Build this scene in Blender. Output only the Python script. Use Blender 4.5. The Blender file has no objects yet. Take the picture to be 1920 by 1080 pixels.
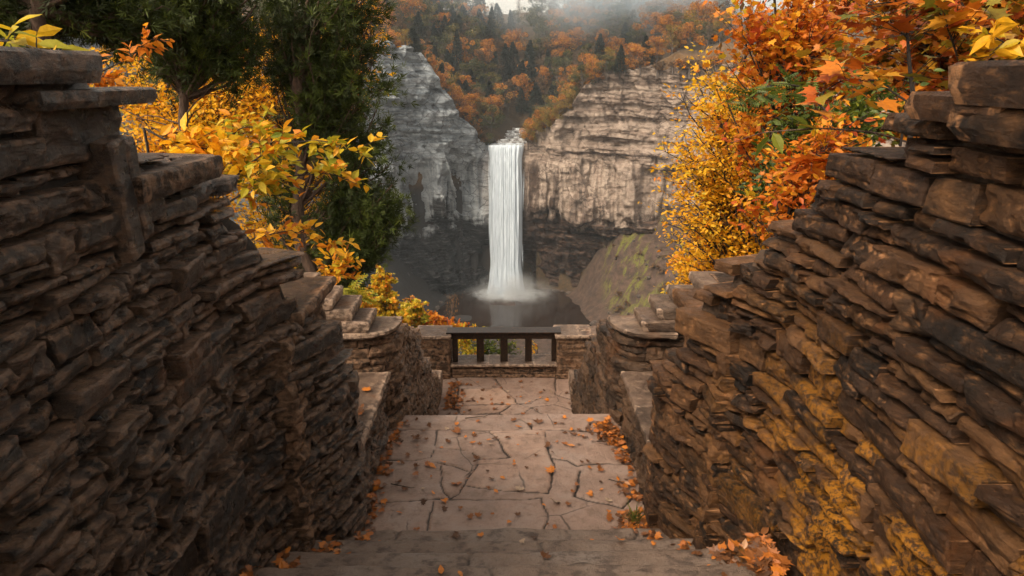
import bpy, math, random
import numpy as np
R = math.radians
rng = np.random.default_rng(7)
random.seed(7)
sc = bpy.context.scene
col = sc.collection

# ------------------------------------------------------------------ camera (24 mm look, pitched down the stairs)
F = 1280.0
EYE = np.array([0.0, 0.0, 3.2])
PITCH, YAW = R(-17.35), R(-0.58)
cam_d = bpy.data.cameras.new('camera'); cam = bpy.data.objects.new('camera', cam_d); col.objects.link(cam)
cam_d.sensor_width = 36.0; cam_d.lens = F / 1920 * 36.0; cam_d.clip_end = 4000; cam_d.clip_start = 0.05
cam.location = EYE; cam.rotation_euler = (R(90) + PITCH, 0, YAW)
sc.camera = cam
_cp, _sp, _cy, _sy = math.cos(PITCH), math.sin(PITCH), math.cos(YAW), math.sin(YAW)

def ray(px, py):
    x, y = (px - 960) / F, (540 - py) / F
    d = np.array([x, _cp - y * _sp, _sp + y * _cp])
    return np.array([d[0] * _cy - d[1] * _sy, d[0] * _sy + d[1] * _cy, d[2]])

def at_y(px, py, Y):
    d = ray(px, py); return EYE + d * (Y / d[1])

def at_z(px, py, Z):
    d = ray(px, py); return EYE + d * ((Z - EYE[2]) / d[2])

# ------------------------------------------------------------------ scene bookkeeping
def tag(o, label=None, cat=None, group=None, kind=None):
    if label: o['label'] = label
    if cat: o['category'] = cat
    if group: o['group'] = group
    if label and not kind: o['kind'] = 'thing'
    if kind: o['kind'] = kind
    return o

def empty(name, loc, label, cat, group=None, kind=None):
    o = bpy.data.objects.new(name, None); col.objects.link(o)
    o.location = loc; o.empty_display_size = 0.1
    return tag(o, label, cat, group, kind)

# ------------------------------------------------------------------ numpy noise
def _h(ix, iy, iz):
    n = (ix * 374761393 + iy * 668265263 + iz * 2147483647 * 3 + 1013904223) & 0xffffffff
    n = ((n ^ (n >> 13)) * 1274126177) & 0xffffffff
    n = ((n ^ (n >> 16)) * 2246822519) & 0xffffffff
    return ((n ^ (n >> 15)) & 0xffffff) / float(0xffffff) * 2 - 1

def vn(x, y, z=0.0):
    x, y, z = np.broadcast_arrays(np.asarray(x, float), np.asarray(y, float), np.asarray(z, float))
    fx, fy, fz = np.floor(x), np.floor(y), np.floor(z)
    ix, iy, iz = fx.astype(np.int64), fy.astype(np.int64), fz.astype(np.int64)
    tx, ty, tz = x - fx, y - fy, z - fz
    tx, ty, tz = tx*tx*tx*(tx*(tx*6-15)+10), ty*ty*ty*(ty*(ty*6-15)+10), tz*tz*tz*(tz*(tz*6-15)+10)
    def L(a, b, t): return a + (b - a) * t
    c = [[[_h(ix+i, iy+j, iz+k) for k in (0, 1)] for j in (0, 1)] for i in (0, 1)]
    return L(L(L(c[0][0][0], c[1][0][0], tx), L(c[0][1][0], c[1][1][0], tx), ty),
             L(L(c[0][0][1], c[1][0][1], tx), L(c[0][1][1], c[1][1][1], tx), ty), tz)

def fbm(x, y, z=0.0, o=4):
    s = 0.0; a = 0.5; f = 1.0
    for k in range(o):
        s = s + a * vn(x * f + 17.3 * k, y * f - 9.1 * k, z * f + 5.7 * k); a *= .5; f *= 2.03
    return s

def ss(a, b, x):
    t = np.clip((np.asarray(x, float) - a) / (b - a), 0, 1); return t * t * (3 - 2 * t)

# ------------------------------------------------------------------ mesh collecting
class MB:
    """collects vertices, faces, a material index and one random value per piece"""
    def __init__(s): s.V = []; s.F = []; s.r = []; s.n = 0
    def add(s, V, F, r=0.0, m=0):
        V = np.asarray(V, float).reshape(-1, 3)
        s.V.append(V)
        for f in (F if isinstance(F, tuple) else (F,)):
            f = np.asarray(f, np.int64)
            if f.size: s.F.append((f + s.n, m))
        rr = np.asarray(r, float)
        s.r.append(np.full(len(V), float(rr)) if rr.ndim == 0 else rr)
        s.n += len(V)
    def build(s, name, mats, parent=None, smooth=False, loc=None, sharp=None):
        me = bpy.data.meshes.new(name)
        V = np.concatenate(s.V)
        if loc is not None: V = V - np.asarray(loc)
        counts = np.concatenate([np.full(len(f), f.shape[1]) for f, m in s.F])
        loops = np.concatenate([f.ravel() for f, m in s.F])
        mi = np.concatenate([np.full(len(f), m) for f, m in s.F])
        me.vertices.add(len(V)); me.vertices.foreach_set('co', V.astype(np.float32).ravel())
        me.loops.add(len(loops)); me.loops.foreach_set('vertex_index', loops.astype(np.int32))
        me.polygons.add(len(counts))
        st = np.concatenate([[0], np.cumsum(counts)[:-1]])
        me.polygons.foreach_set('loop_start', st.astype(np.int32))
        me.polygons.foreach_set('material_index', mi.astype(np.int32))
        me.update(calc_edges=True)
        me.polygons.foreach_set('use_smooth', np.full(len(counts), smooth))
        a = me.attributes.new('rnd', 'FLOAT', 'POINT'); a.data.foreach_set('value', np.concatenate(s.r).astype(np.float32))
        for m in (mats if isinstance(mats, (list, tuple)) else [mats]): me.materials.append(m)
        if smooth and sharp:
            try: me.set_sharp_from_angle(angle=R(sharp))
            except Exception: pass
        o = bpy.data.objects.new(name, me); col.objects.link(o)
        if loc is not None: o.location = loc
        if parent is not None:
            o.parent = parent
            if loc is None: o.location = -parent.location.copy()
        return o

def gridF(nu, nv, off=0):
    i = np.arange(nu - 1)[:, None] * nv + np.arange(nv - 1)[None]
    i = i.ravel() + off
    return np.stack([i, i + nv, i + nv + 1, i + 1], 1)

def grid_mesh(name, X, Y, Z, mat, r=0.0, smooth=True, **k):
    nu, nv = X.shape
    m = MB(); m.add(np.stack([X, Y, Z], -1).reshape(-1, 3), gridF(nu, nv), r); return m.build(name, mat, smooth=smooth, **k)

def tube(m, P, rad, n=6, r=0.0, mi=0):
    P = np.asarray(P, float); k = len(P)
    T = np.gradient(P, axis=0); T /= np.linalg.norm(T, axis=1, keepdims=True) + 1e-9
    ref = np.array([0.31, 0.17, 0.93]) if abs(T[0][2]) < .8 else np.array([1.0, .1, 0])
    A = np.cross(T, ref); A /= np.linalg.norm(A, axis=1, keepdims=True) + 1e-9
    B = np.cross(T, A)
    th = np.arange(n) / n * 2 * np.pi
    rad = np.broadcast_to(np.asarray(rad, float), (k,))
    V = P[:, None] + rad[:, None, None] * (A[:, None] * np.cos(th)[None, :, None] + B[:, None] * np.sin(th)[None, :, None])
    i = np.arange(k - 1)[:, None] * n; j = np.arange(n)[None]
    Fq = np.stack([i + j, i + (j + 1) % n, i + n + (j + 1) % n, i + n + j], -1).reshape(-1, 4)
    m.add(V.reshape(-1, 3), Fq, r, mi)

def boxm(m, a, b, r=0.0, mi=0, jit=0.0):
    a = np.asarray(a, float); b = np.asarray(b, float)
    V = np.array([[a[0] if not i & 1 else b[0], a[1] if not i & 2 else b[1], a[2] if not i & 4 else b[2]] for i in range(8)])
    V = V + rng.normal(0, 1, V.shape) * jit
    m.add(V, [[0, 2, 3, 1], [4, 5, 7, 6], [0, 1, 5, 4], [2, 6, 7, 3], [0, 4, 6, 2], [1, 3, 7, 5]], r, mi)

# ------------------------------------------------------------------ materials
class NT:
    def __init__(s, name):
        s.m = bpy.data.materials.new(name); s.m.use_nodes = True; s.t = s.m.node_tree; s.t.nodes.clear()
        s.out = s.n('ShaderNodeOutputMaterial')
    def n(s, typ, inp=None, **props):
        nd = s.t.nodes.new(typ)
        for k, v in props.items(): setattr(nd, k, v)
        for k, v in (inp or {}).items():
            if isinstance(v, bpy.types.NodeSocket): s.t.links.new(v, nd.inputs[k])
            else: nd.inputs[k].default_value = v
        return nd
    def pos(s, scale=(1, 1, 1), obj=False):
        c = s.n('ShaderNodeTexCoord').outputs['Object'] if obj else s.n('ShaderNodeNewGeometry').outputs['Position']
        return s.n('ShaderNodeMapping', {'Vector': c, 'Scale': scale}).outputs[0]
    def noise(s, vec, scale, detail=4, rough=.55, dist=0.0):
        return s.n('ShaderNodeTexNoise', {'Vector': vec, 'Scale': scale, 'Detail': detail, 'Roughness': rough, 'Distortion': dist}).outputs[0]
    def ramp(s, fac, stops, interp='LINEAR'):
        nd = s.n('ShaderNodeValToRGB', {'Fac': fac}); cr = nd.color_ramp; cr.interpolation = interp
        while len(cr.elements) < len(stops): cr.elements.new(.5)
        for e, (p, c) in zip(cr.elements, stops):
            e.position = p; e.color = (*c, 1) if not isinstance(c, (int, float)) else (c, c, c, 1)
        return nd.outputs[0]
    def mix(s, f, a, b, mode='MIX'):
        nd = s.n('ShaderNodeMix', data_type='RGBA', blend_type=mode)
        for k, v in ((0, f), (6, a), (7, b)):
            if isinstance(v, bpy.types.NodeSocket): s.t.links.new(v, nd.inputs[k])
            else: nd.inputs[k].default_value = v if k == 0 else (*v, 1)
        return nd.outputs[2]
    def math(s, op, a, b=0.0, clamp=False):
        nd = s.n('ShaderNodeMath', operation=op, use_clamp=clamp)
        for k, v in ((0, a), (1, b)):
            if isinstance(v, bpy.types.NodeSocket): s.t.links.new(v, nd.inputs[k])
            else: nd.inputs[k].default_value = v
        return nd.outputs[0]
    def rng(s, v, a, b, c=0.0, d=1.0):
        return s.n('ShaderNodeMapRange', {'Value': v, 'From Min': a, 'From Max': b, 'To Min': c, 'To Max': d}, interpolation_type='SMOOTHSTEP').outputs[0]
    def attr(s, name='rnd'): return s.n('ShaderNodeAttribute', attribute_name=name).outputs['Fac']
    def bump(s, h, strength=.5, dist=.01, nrm=None):
        d = {'Height': h, 'Strength': strength, 'Distance': dist}
        if nrm is not None: d['Normal'] = nrm
        return s.n('ShaderNodeBump', d).outputs[0]
    def fin(s, **k):
        p = s.n('ShaderNodeBsdfPrincipled', {a.replace('_', ' '): b for a, b in k.items()})
        s.t.links.new(p.outputs[0], s.out.inputs[0]); return s.m
    def link(s, a, b): s.t.links.new(a, b)

def stone_mat(name, dark, mid, warm, rough=(.38, .7), lichen=0.0, white=.25, bscale=1.0, spec=.3):
    t = NT(name); p = t.pos(); r = t.attr()
    base = t.ramp(t.math('ADD', r, t.math('MULTIPLY', t.math('SUBTRACT', t.noise(p, 8, 3, .5), .5), .3)), [(0, dark), (.22, mid), (.42, dark), (.5, warm), (.68, mid), (.85, warm), (1, dark)])
    n1 = t.noise(p, 5.0, 6, .62)
    base = t.mix(t.rng(n1, .35, .68), t.mix(1.0, base, (.5, .5, .52), 'MULTIPLY'), base)
    n2 = t.noise(t.pos((1, 1, 3.2)), 11, 8, .7)
    base = t.mix(t.rng(n2, .52, .72, 0, .55), base, tuple(c * 1.9 for c in warm))
    gr = t.noise(t.pos((1, 1, 3)), 34, 6, .75)
    base = t.mix(t.rng(gr, .47, .32, 0, .5), base, t.mix(1.0, base, (.28, .26, .25), 'MULTIPLY'))
    base = t.mix(t.rng(gr, .58, .72, 0, .5), base, tuple(min(1, c * 2.2) for c in warm))
    rust = t.noise(p, 2.1, 5, .6, .6)
    base = t.mix(t.rng(rust, .56, .72, 0, .55), base, (.15, .055, .014))
    sp = t.noise(p, 42, 4, .75)
    base = t.mix(t.rng(sp, .66, .78, 0, white), base, (.32, .29, .26))
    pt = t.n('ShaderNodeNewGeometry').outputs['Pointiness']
    edge_hi = t.math('MULTIPLY', t.rng(pt, .503, .54), t.rng(t.noise(p, 19, 5, .7), .38, .6))
    base = t.mix(t.math('MULTIPLY', edge_hi, .7), base, tuple(min(1, c * 2.6 + .02) for c in warm))  # edge highlights painted into the colour: raised stone edges turn paler, broken by noise
    if lichen:
        ln = t.noise(p, 2.6, 5, .62); l2 = t.noise(p, 38, 6, .8)
        sep = t.n('ShaderNodeSeparateXYZ', {'Vector': t.n('ShaderNodeNewGeometry').outputs['Position']})
        zone = t.math('MULTIPLY', t.rng(sep.outputs[1], 3.9, 2.3), t.rng(sep.outputs[2], 2.45, 1.5))
        lk = t.math('MULTIPLY', t.math('MULTIPLY', t.rng(t.math('ADD', ln, t.math('MULTIPLY', r, .22)), .60, .70), t.rng(l2, .45, .53)), zone)
        base = t.mix(t.math('MULTIPLY', lk, lichen), base, (.38, .155, .008))
    fine = t.noise(t.pos((1, 1, 2.6)), 30 * bscale, 10, .72)
    big = t.noise(t.pos((1, 1, 2.2)), 9 * bscale, 6, .6, .8)
    cr = t.n('ShaderNodeTexVoronoi', {'Vector': t.mix(.25, p, t.n('ShaderNodeTexNoise', {'Vector': p, 'Scale': 6.0}).outputs['Color']), 'Scale': 7 * bscale}, feature='DISTANCE_TO_EDGE').outputs[0]
    st = t.noise(t.pos((1, 1, 3.5)), 16 * bscale, 7, .72)
    b = t.bump(big, 1.0, .04); b = t.bump(st, 1.0, .022, b); b = t.bump(t.rng(cr, 0, .03), .3, .008, b); b = t.bump(fine, 1.0, .012, b)
    ro = t.rng(t.noise(p, 14, 5, .6), .3, .7, *rough)
    return t.fin(Base_Color=base, Roughness=ro, Normal=b, Specular_IOR_Level=spec)

M = {}
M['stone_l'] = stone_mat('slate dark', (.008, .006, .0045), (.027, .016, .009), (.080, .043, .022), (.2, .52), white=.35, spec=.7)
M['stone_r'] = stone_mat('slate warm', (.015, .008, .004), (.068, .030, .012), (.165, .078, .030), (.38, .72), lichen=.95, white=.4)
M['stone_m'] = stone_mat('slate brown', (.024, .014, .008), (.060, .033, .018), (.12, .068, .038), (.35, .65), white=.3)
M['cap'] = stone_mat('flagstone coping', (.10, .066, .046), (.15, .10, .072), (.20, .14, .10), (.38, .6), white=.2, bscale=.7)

t = NT('lime mortar'); p = t.pos(); n = t.noise(p, 40, 8, .75)
c = t.ramp(n, [(.35, (.018, .011, .007)), (.55, (.065, .038, .022)), (.75, (.16, .10, .06))])
M['mortar'] = t.fin(Base_Color=c, Roughness=.9, Normal=t.bump(n, .9, .012))
t = NT('dark mortar'); p = t.pos(); n = t.noise(p, 40, 8, .75)
c = t.ramp(n, [(.3, (.012, .01, .009)), (.7, (.045, .034, .026))])
M['mortar_d'] = t.fin(Base_Color=c, Roughness=.9, Normal=t.bump(n, .9, .012))

t = NT('flagstone paving'); p = t.pos()
g = t.attr()
n1 = t.noise(p, 2.2, 5, .6); n2 = t.noise(p, 9, 8, .68); n3 = t.noise(p, 60, 5, .7)
c = t.ramp(n1, [(.3, (.17, .115, .086)), (.5, (.26, .176, .132)), (.72, (.29, .225, .185))])
c = t.mix(1.0, c, t.ramp(t.attr('tone'), [(0, (.86, .86, .90)), (.5, (1.08, 1.06, 1.08)), (1, (1.32, 1.24, 1.18))]), 'MULTIPLY')
c = t.mix(t.rng(n2, .5, .68, 0, .5), c, (.12, .078, .056))
c = t.mix(t.rng(t.noise(p, 24, 8, .75), .58, .68, 0, .55), c, (.08, .05, .036))
c = t.mix(t.rng(n3, .62, .75, 0, .3), c, (.36, .3, .26))
cv_ = t.n('ShaderNodeTexVoronoi', {'Vector': t.mix(.12, p, t.n('ShaderNodeTexNoise', {'Vector': p, 'Scale': 2.5, 'Detail': 6}).outputs['Color']), 'Scale': 1.7}, feature='DISTANCE_TO_EDGE').outputs[0]
hair = t.math('MULTIPLY', t.rng(cv_, .012, .002), t.rng(t.noise(p, 1.3, 2, .5), .5, .6))
c = t.mix(t.math('MULTIPLY', hair, .8), c, (.04, .026, .018))
c = t.mix(t.rng(t.noise(p, .8, 4, .6), .5, .7, 0, .45), c, (.13, .10, .085))
c = t.mix(t.rng(g, .0, 1.0), c, (.022, .014, .010))
b = t.bump(n2, .8, .02); b = t.bump(n3, .8, .006, b)
M['paving'] = t.fin(Base_Color=c, Roughness=t.rng(n2, .3, .7, .42, .68), Normal=b)
t = NT('step stone'); p = t.pos(); g = t.attr()
n1 = t.noise(p, 2.6, 5, .6); n2 = t.noise(t.pos((1, 1.3, 1.3)), 8, 8, .7); n3 = t.noise(p, 55, 5, .7)
c = t.ramp(n1, [(.3, (.11, .075, .056)), (.5, (.165, .115, .086)), (.72, (.19, .15, .125))])
c = t.mix(t.rng(n2, .48, .64, 0, .8), c, (.055, .038, .03))
c = t.mix(t.rng(t.noise(p, 20, 8, .75), .55, .68, 0, .6), c, (.045, .03, .022))
c = t.mix(t.rng(n3, .64, .75, 0, .3), c, (.33, .28, .25))
c = t.mix(t.rng(g, .0, 1.0), c, (.025, .017, .013))
b = t.bump(n2, 1.0, .022); b = t.bump(n3, .8, .006, b)
M['step'] = t.fin(Base_Color=c, Roughness=t.rng(n2, .3, .7, .45, .7), Normal=b)

def leaf_mat(name, stops, trans=.35, rough=.5):
    t = NT(name); r = t.attr()
    c = t.ramp(r, stops)
    v = t.noise(t.pos(), 60, 3, .6)
    c = t.mix(t.rng(v, .4, .7, 0, .35), c, t.mix(1.0, c, (.5, .42, .35), 'MULTIPLY'))
    p = t.n('ShaderNodeBsdfPrincipled', {'Base Color': c, 'Roughness': rough, 'Specular IOR Level': .35})
    tr = t.n('ShaderNodeBsdfTranslucent', {'Color': c})
    mx = t.n('ShaderNodeMixShader', {0: trans, 1: p.outputs[0], 2: tr.outputs[0]})
    t.link(mx.outputs[0], t.out.inputs[0]); return t.m

YE = (.72, .36, .015); OR = (.62, .19, .012); RD = (.42, .065, .014); GR = (.075, .11, .014); YG = (.28, .25, .018); BR = (.17, .06, .016)
M['lf_yellow'] = leaf_mat('yellow leaves', [(0, BR), (.12, OR), (.4, YE), (.75, (.76, .42, .02)), (1, (.4, .34, .02))], .45)
M['lf_gold'] = leaf_mat('gold leaves', [(0, (.66, .22, .01)), (.15, (.76, .34, .012)), (.45, (.84, .46, .016)), (.85, (.82, .52, .03)), (1, (.55, .46, .04))], .5)
M['lf_orange'] = leaf_mat('orange leaves', [(0, RD), (.35, OR), (.6, (.58, .2, .02)), (.8, (.76, .34, .014)), (1, (.5, .36, .02))], .5)
M['lf_red'] = leaf_mat('red and orange maple leaves', [(0, (.3, .05, .012)), (.3, RD), (.55, OR), (.75, (.5, .2, .02)), (1, YG)])
M['lf_green'] = leaf_mat('green leaves', [(0, (.035, .06, .012)), (.5, GR), (.85, (.14, .17, .02)), (1, YG)])
M['lf_yg'] = leaf_mat('yellow green leaves', [(0, OR), (.2, YE), (.5, (.55, .40, .02)), (.8, (.36, .32, .02)), (1, (.17, .22, .02))], .45)
M['lf_cedar'] = leaf_mat('cedar foliage', [(0, (.012, .018, .005)), (.4, (.036, .052, .008)), (.75, (.08, .11, .012)), (1, (.16, .18, .018))], .2, .6)
M['lf_mix'] = leaf_mat('turning maple leaves', [(0, (.30, .045, .01)), (.3, (.5, .13, .012)), (.55, (.5, .22, .015)), (.75, (.24, .18, .016)), (1, (.08, .10, .014))])
M['lf_fallen'] = leaf_mat('fallen leaves', [(0, (.07, .032, .016)), (.35, (.20, .078, .026)), (.65, (.38, .12, .024)), (.86, (.56, .19, .022)), (1, (.38, .29, .21))], .15, .45)
M['lf_far_o'] = leaf_mat('far rust foliage', [(0, (.16, .06, .016)), (.5, (.50, .19, .026)), (.8, (.68, .33, .04)), (1, (.24, .17, .025))], .4)
M['lf_far_y'] = leaf_mat('far ochre foliage', [(0, (.13, .07, .014)), (.5, (.3, .19, .026)), (1, (.2, .19, .035))], .3)
M['lf_far_g'] = leaf_mat('far olive foliage', [(0, (.03, .04, .014)), (.5, (.075, .085, .024)), (1, (.2, .14, .03))], .3)
M['lf_far_b'] = leaf_mat('far brown foliage', [(0, (.05, .032, .018)), (.5, (.12, .07, .032)), (1, (.24, .12, .035))], .3)
M['lf_conifer'] = leaf_mat('far conifer foliage', [(0, (.008, .013, .01)), (1, (.028, .04, .024))], .1)

def bark(name, a, b):
    t = NT(name); p = t.pos((1, 1, .18)); n = t.noise(p, 30, 6, .7)
    c = t.ramp(n, [(.3, a), (.7, b)])
    return t.fin(Base_Color=c, Roughness=.85, Normal=t.bump(n, 1.0, .03))
M['bark_cedar'] = bark('cedar bark', (.03, .018, .012), (.15, .09, .06))
M['bark_dark'] = bark('dark bark', (.01, .008, .007), (.05, .035, .026))
M['bark_grey'] = bark('grey bark', (.04, .032, .028), (.16, .13, .11))

t = NT('weathered iron'); p = t.pos(); n = t.noise(p, 25, 6, .7)
M['iron'] = t.fin(Base_Color=t.ramp(n, [(.35, (.010, .006, .004)), (.55, (.026, .014, .008)), (.7, (.10, .04, .018))]), Roughness=.45, Metallic=.3, Normal=t.bump(n, .4, .004))
t = NT('galvanised wire'); M['wire'] = t.fin(Base_Color=(.3, .3, .3, 1), Roughness=.4, Metallic=.7)
HAZE = .00022
# ------------------------------------------------------------------ rubble walls
def vl(x, y):
    """lattice noise without smoothing: flat facets that meet in creases"""
    fx, fy = np.floor(x), np.floor(y); ix, iy = fx.astype(np.int64), fy.astype(np.int64); tx, ty = x - fx, y - fy
    z = np.zeros_like(ix); A, B, C, D = _h(ix, iy, z), _h(ix + 1, iy, z), _h(ix, iy + 1, z), _h(ix + 1, iy + 1, z)
    up = tx + ty > 1
    return np.where(up, D + (1 - tx) * (C - D) + (1 - ty) * (B - D), A + tx * (B - A) + ty * (C - A))

class Path:
    """plan line of a wall face; w is measured out of the face, to the side named by sgn"""
    def __init__(s, pts, sgn):
        P = np.asarray(pts, float); d = np.linalg.norm(np.diff(P, axis=0), axis=1)
        s.u = np.concatenate([[0], np.cumsum(d)]); s.P = P; s.L = s.u[-1]
        T = np.gradient(P, s.u, axis=0); T /= np.linalg.norm(T, axis=1, keepdims=True)
        s.N = np.stack([T[:, 1], -T[:, 0]], 1) * sgn
    def xyz(s, u, v, w):
        x = np.interp(u, s.u, s.P[:, 0]); y = np.interp(u, s.u, s.P[:, 1])
        nx = np.interp(u, s.u, s.N[:, 0]); ny = np.interp(u, s.u, s.N[:, 1])
        return np.stack([x + nx * w, y + ny * w, v + 0 * u], -1)

def stone(m, path, c, prot, res, rough, back, rs, val, sh=None, flat=0.0):
    """one split-faced stone: a faceted, layered front with its sides going back into the wall"""
    c = np.asarray(c, float)
    W = np.linalg.norm(c[1] - c[0]); H = np.linalg.norm(c[3] - c[0])
    nu = int(np.clip(W / res, 4, 70)); nv = int(np.clip(H / res, 4, 40))
    s = np.linspace(0, 1, nu)[:, None]; t_ = np.linspace(0, 1, nv)[None]
    U = (1-s)*(1-t_)*c[0][0] + s*(1-t_)*c[1][0] + s*t_*c[2][0] + (1-s)*t_*c[3][0]
    Vv = (1-s)*(1-t_)*c[0][1] + s*(1-t_)*c[1][1] + s*t_*c[2][1] + (1-s)*t_*c[3][1]
    o = rs.uniform(0, 100)
    es = np.minimum(s, 1 - s) * W + 0 * t_; et = np.minimum(t_, 1 - t_) * H + 0 * s
    e = np.minimum(es, et)
    # wobbling outline
    k = np.exp(-e / .03)
    U2 = U + k * .005 * fbm(U * 14 + o, Vv * 14, 0, 3) * rough; V2 = Vv + k * .004 * fbm(U * 12, Vv * 12 + o, 3.3, 3) * rough
    # broken faces: flat facets with crisp creases, layered ledges and scooped chips
    x = (s - .5) * 2 + 0 * t_; y = (t_ - .5) * 2 + 0 * s
    sz = min(W, H); k1 = (1 - flat)
    def crease(f, amp, sd):
        a = rs.uniform(0, 3.14); ca, sa = math.cos(a), math.sin(a); st = rs.uniform(.5, 1.0)
        return amp * vl((U * ca + Vv * sa) * f * st + sd, (-U * sa + Vv * ca) * f + sd * 1.7)
    h = np.zeros(x.shape)
    h = h + crease(5.5, .016, o) * k1 + crease(12, .020, o + 3) * (.15 + .85 * k1) + crease(27, .012, o + 9) * (.25 + .75 * k1)
    amp = .03 * rough
    g = np.full(x.shape, 1e9)
    for q in range(5):
        a = rs.uniform(0, 2 * np.pi); g = np.minimum(g, -(x * np.cos(a) + y * np.sin(a) - rs.uniform(.25, .95)) * rs.uniform(.4, 1.6))
    h = h * rough + np.clip(g, -.35, .10) * amp * k1
    for q in range(rs.integers(2, 6)):
        cx, cy, rr = rs.uniform(-1, 1), rs.uniform(-1.1, 1.1), rs.uniform(.3, .9)
        d2 = ((x - cx) * W * .5) ** 2 + ((y - cy) * H * .8) ** 2; R0 = rr * sz * .8
        h = h - .016 * k1 * rough * np.sqrt(np.maximum(0, 1 - d2 / R0 ** 2))
    wv = Vv + .02 * vn(U * 4 + o, Vv * 3)
    lf = rs.uniform(22, 40); lay = vl(wv * lf + o, U * 1.2 + o)
    h = h + (.006 if rs.random() < .4 else .0015) * np.sign(lay) * np.abs(lay) ** .35 * rough + (.007 - .004 * flat) * fbm(U * 18, Vv * 30, o, 5) * rough
    h = h - .009 * np.exp(-e / .004)
    Wd = prot + h + (x * rs.uniform(-.012, .012) + y * rs.uniform(-.012, .012)) * rough
    iu = np.clip(np.arange(nu + 2) - 1, 0, nu - 1); iv = np.clip(np.arange(nv + 2) - 1, 0, nv - 1)
    U3, V3, W3 = U2[np.ix_(iu, iv)].copy(), V2[np.ix_(iu, iv)].copy(), Wd[np.ix_(iu, iv)].copy()
    ring = np.zeros(U3.shape, bool); ring[0] = ring[-1] = True; ring[:, 0] = ring[:, -1] = True
    W3[ring] = -back
    if sh is not None: V3 = V3 + sh(U3, V3)
    P = path.xyz(U3, V3, W3).reshape(-1, 3)
    m.add(P, gridF(nu + 2, nv + 2), val)

def course_list(v0, v1, rs, hmin, hmax):
    v = v0; out = []
    while v < v1:
        h = rs.uniform(hmin, hmax) * (1.6 if rs.random() < .13 else 1); out.append((v, v + h)); v += h
    return out

def rubble(m, path, lo, hi, rs, hr=(.06, .15), wr=(.14, .6), res=.012, rough=1.0, back=.4, u0=0.0, u1=None, gap=.0015, prot=(-.03, .04), sh=None, flat_p=.15, resf=None):
    """courses of split stone between lo(u) and hi(u)"""
    u1 = path.L if u1 is None else u1
    us = np.linspace(u0, u1, 60)
    vmin = min(lo(u) for u in us) - .1; vmax = max(hi(u) for u in us)
    for a, b in course_list(vmin, vmax + .2, rs, *hr):
        u = u0 - rs.uniform(0, .3)
        while u < u1:
            w = rs.uniform(*wr) * (.6 + .8 * (b - a) / hr[1]); e = min(u + w, u1)
            if u1 - e < wr[0] * .6: e = u1
            ua = max(u, u0)
            cells = [(ua, e, a, b)]
            if (b - a) > .085 and rs.random() < .5:
                f = rs.uniform(.3, .7); mid = a + (b - a) * f
                cells = [(ua, e, a, mid), (ua, e, mid, b)]
                if rs.random() < .5 and e - ua > .3:
                    k = ua + (e - ua) * rs.uniform(.3, .7); cells[1:] = [(ua, k, mid, b), (k, e, mid, b)]
            for (p0, p1, q0, q1) in cells:
                if p1 - p0 < .03: continue
                um = (p0 + p1) / 2; top = hi(um); bot = lo(um)
                if q1 < bot - .02 or q0 > top - .025: continue
                q1c = min(q1, top)
                jj = lambda s_: rs.uniform(-1, 1) * s_
                ju, jv = min(.035, .14 * (p1 - p0)), min(.012, .12 * (q1c - q0))
                j0, j1 = jj(ju) * .5, jj(ju) * .5
                c = [(p0 + gap + j0, q0 + gap + jj(jv)), (p1 - gap + j1, q0 + gap + jj(jv)),
                     (p1 - gap - j1, q1c - gap + jj(jv)), (p0 + gap - j0, q1c - gap + jj(jv))]
                fl = rs.uniform(.5, .9) if rs.random() < flat_p else 0.0
                rr = res if resf is None else resf(um)
                stone(m, path, c, rs.uniform(*prot), rr, rough, back, rs, rs.random(), sh, fl)
            u = e

def core(m, path, lo, hi, rs, w0=-.035, back=.42, u0=0.0, u1=None, mi=1, drop=.05, sh=None):
    u1 = path.L if u1 is None else u1
    us = np.arange(u0, u1 + .001, .05); nv = 40
    H = np.array([hi(u) for u in us]) - drop; Lw = np.array([lo(u) for u in us]) - .3
    s = np.linspace(0, 1, nv)[None]
    V = Lw[:, None] * (1 - s) + H[:, None] * s
    U = us[:, None] + 0 * s
    Wd = w0 + .012 * fbm(U * 20, V * 20, 1.0, 3)
    U = np.concatenate([U, U[:, -1:], U[:, :1]], 1); V = np.concatenate([V, V[:, -1:], V[:, :1]], 1)
    Wd = np.concatenate([Wd, np.full((len(us), 2), -back)], 1)
    if sh is not None: V = V + sh(U, V)
    m.add(path.xyz(U, V, Wd).reshape(-1, 3), gridF(len(us), nv + 2), 0.0, mi)

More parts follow.
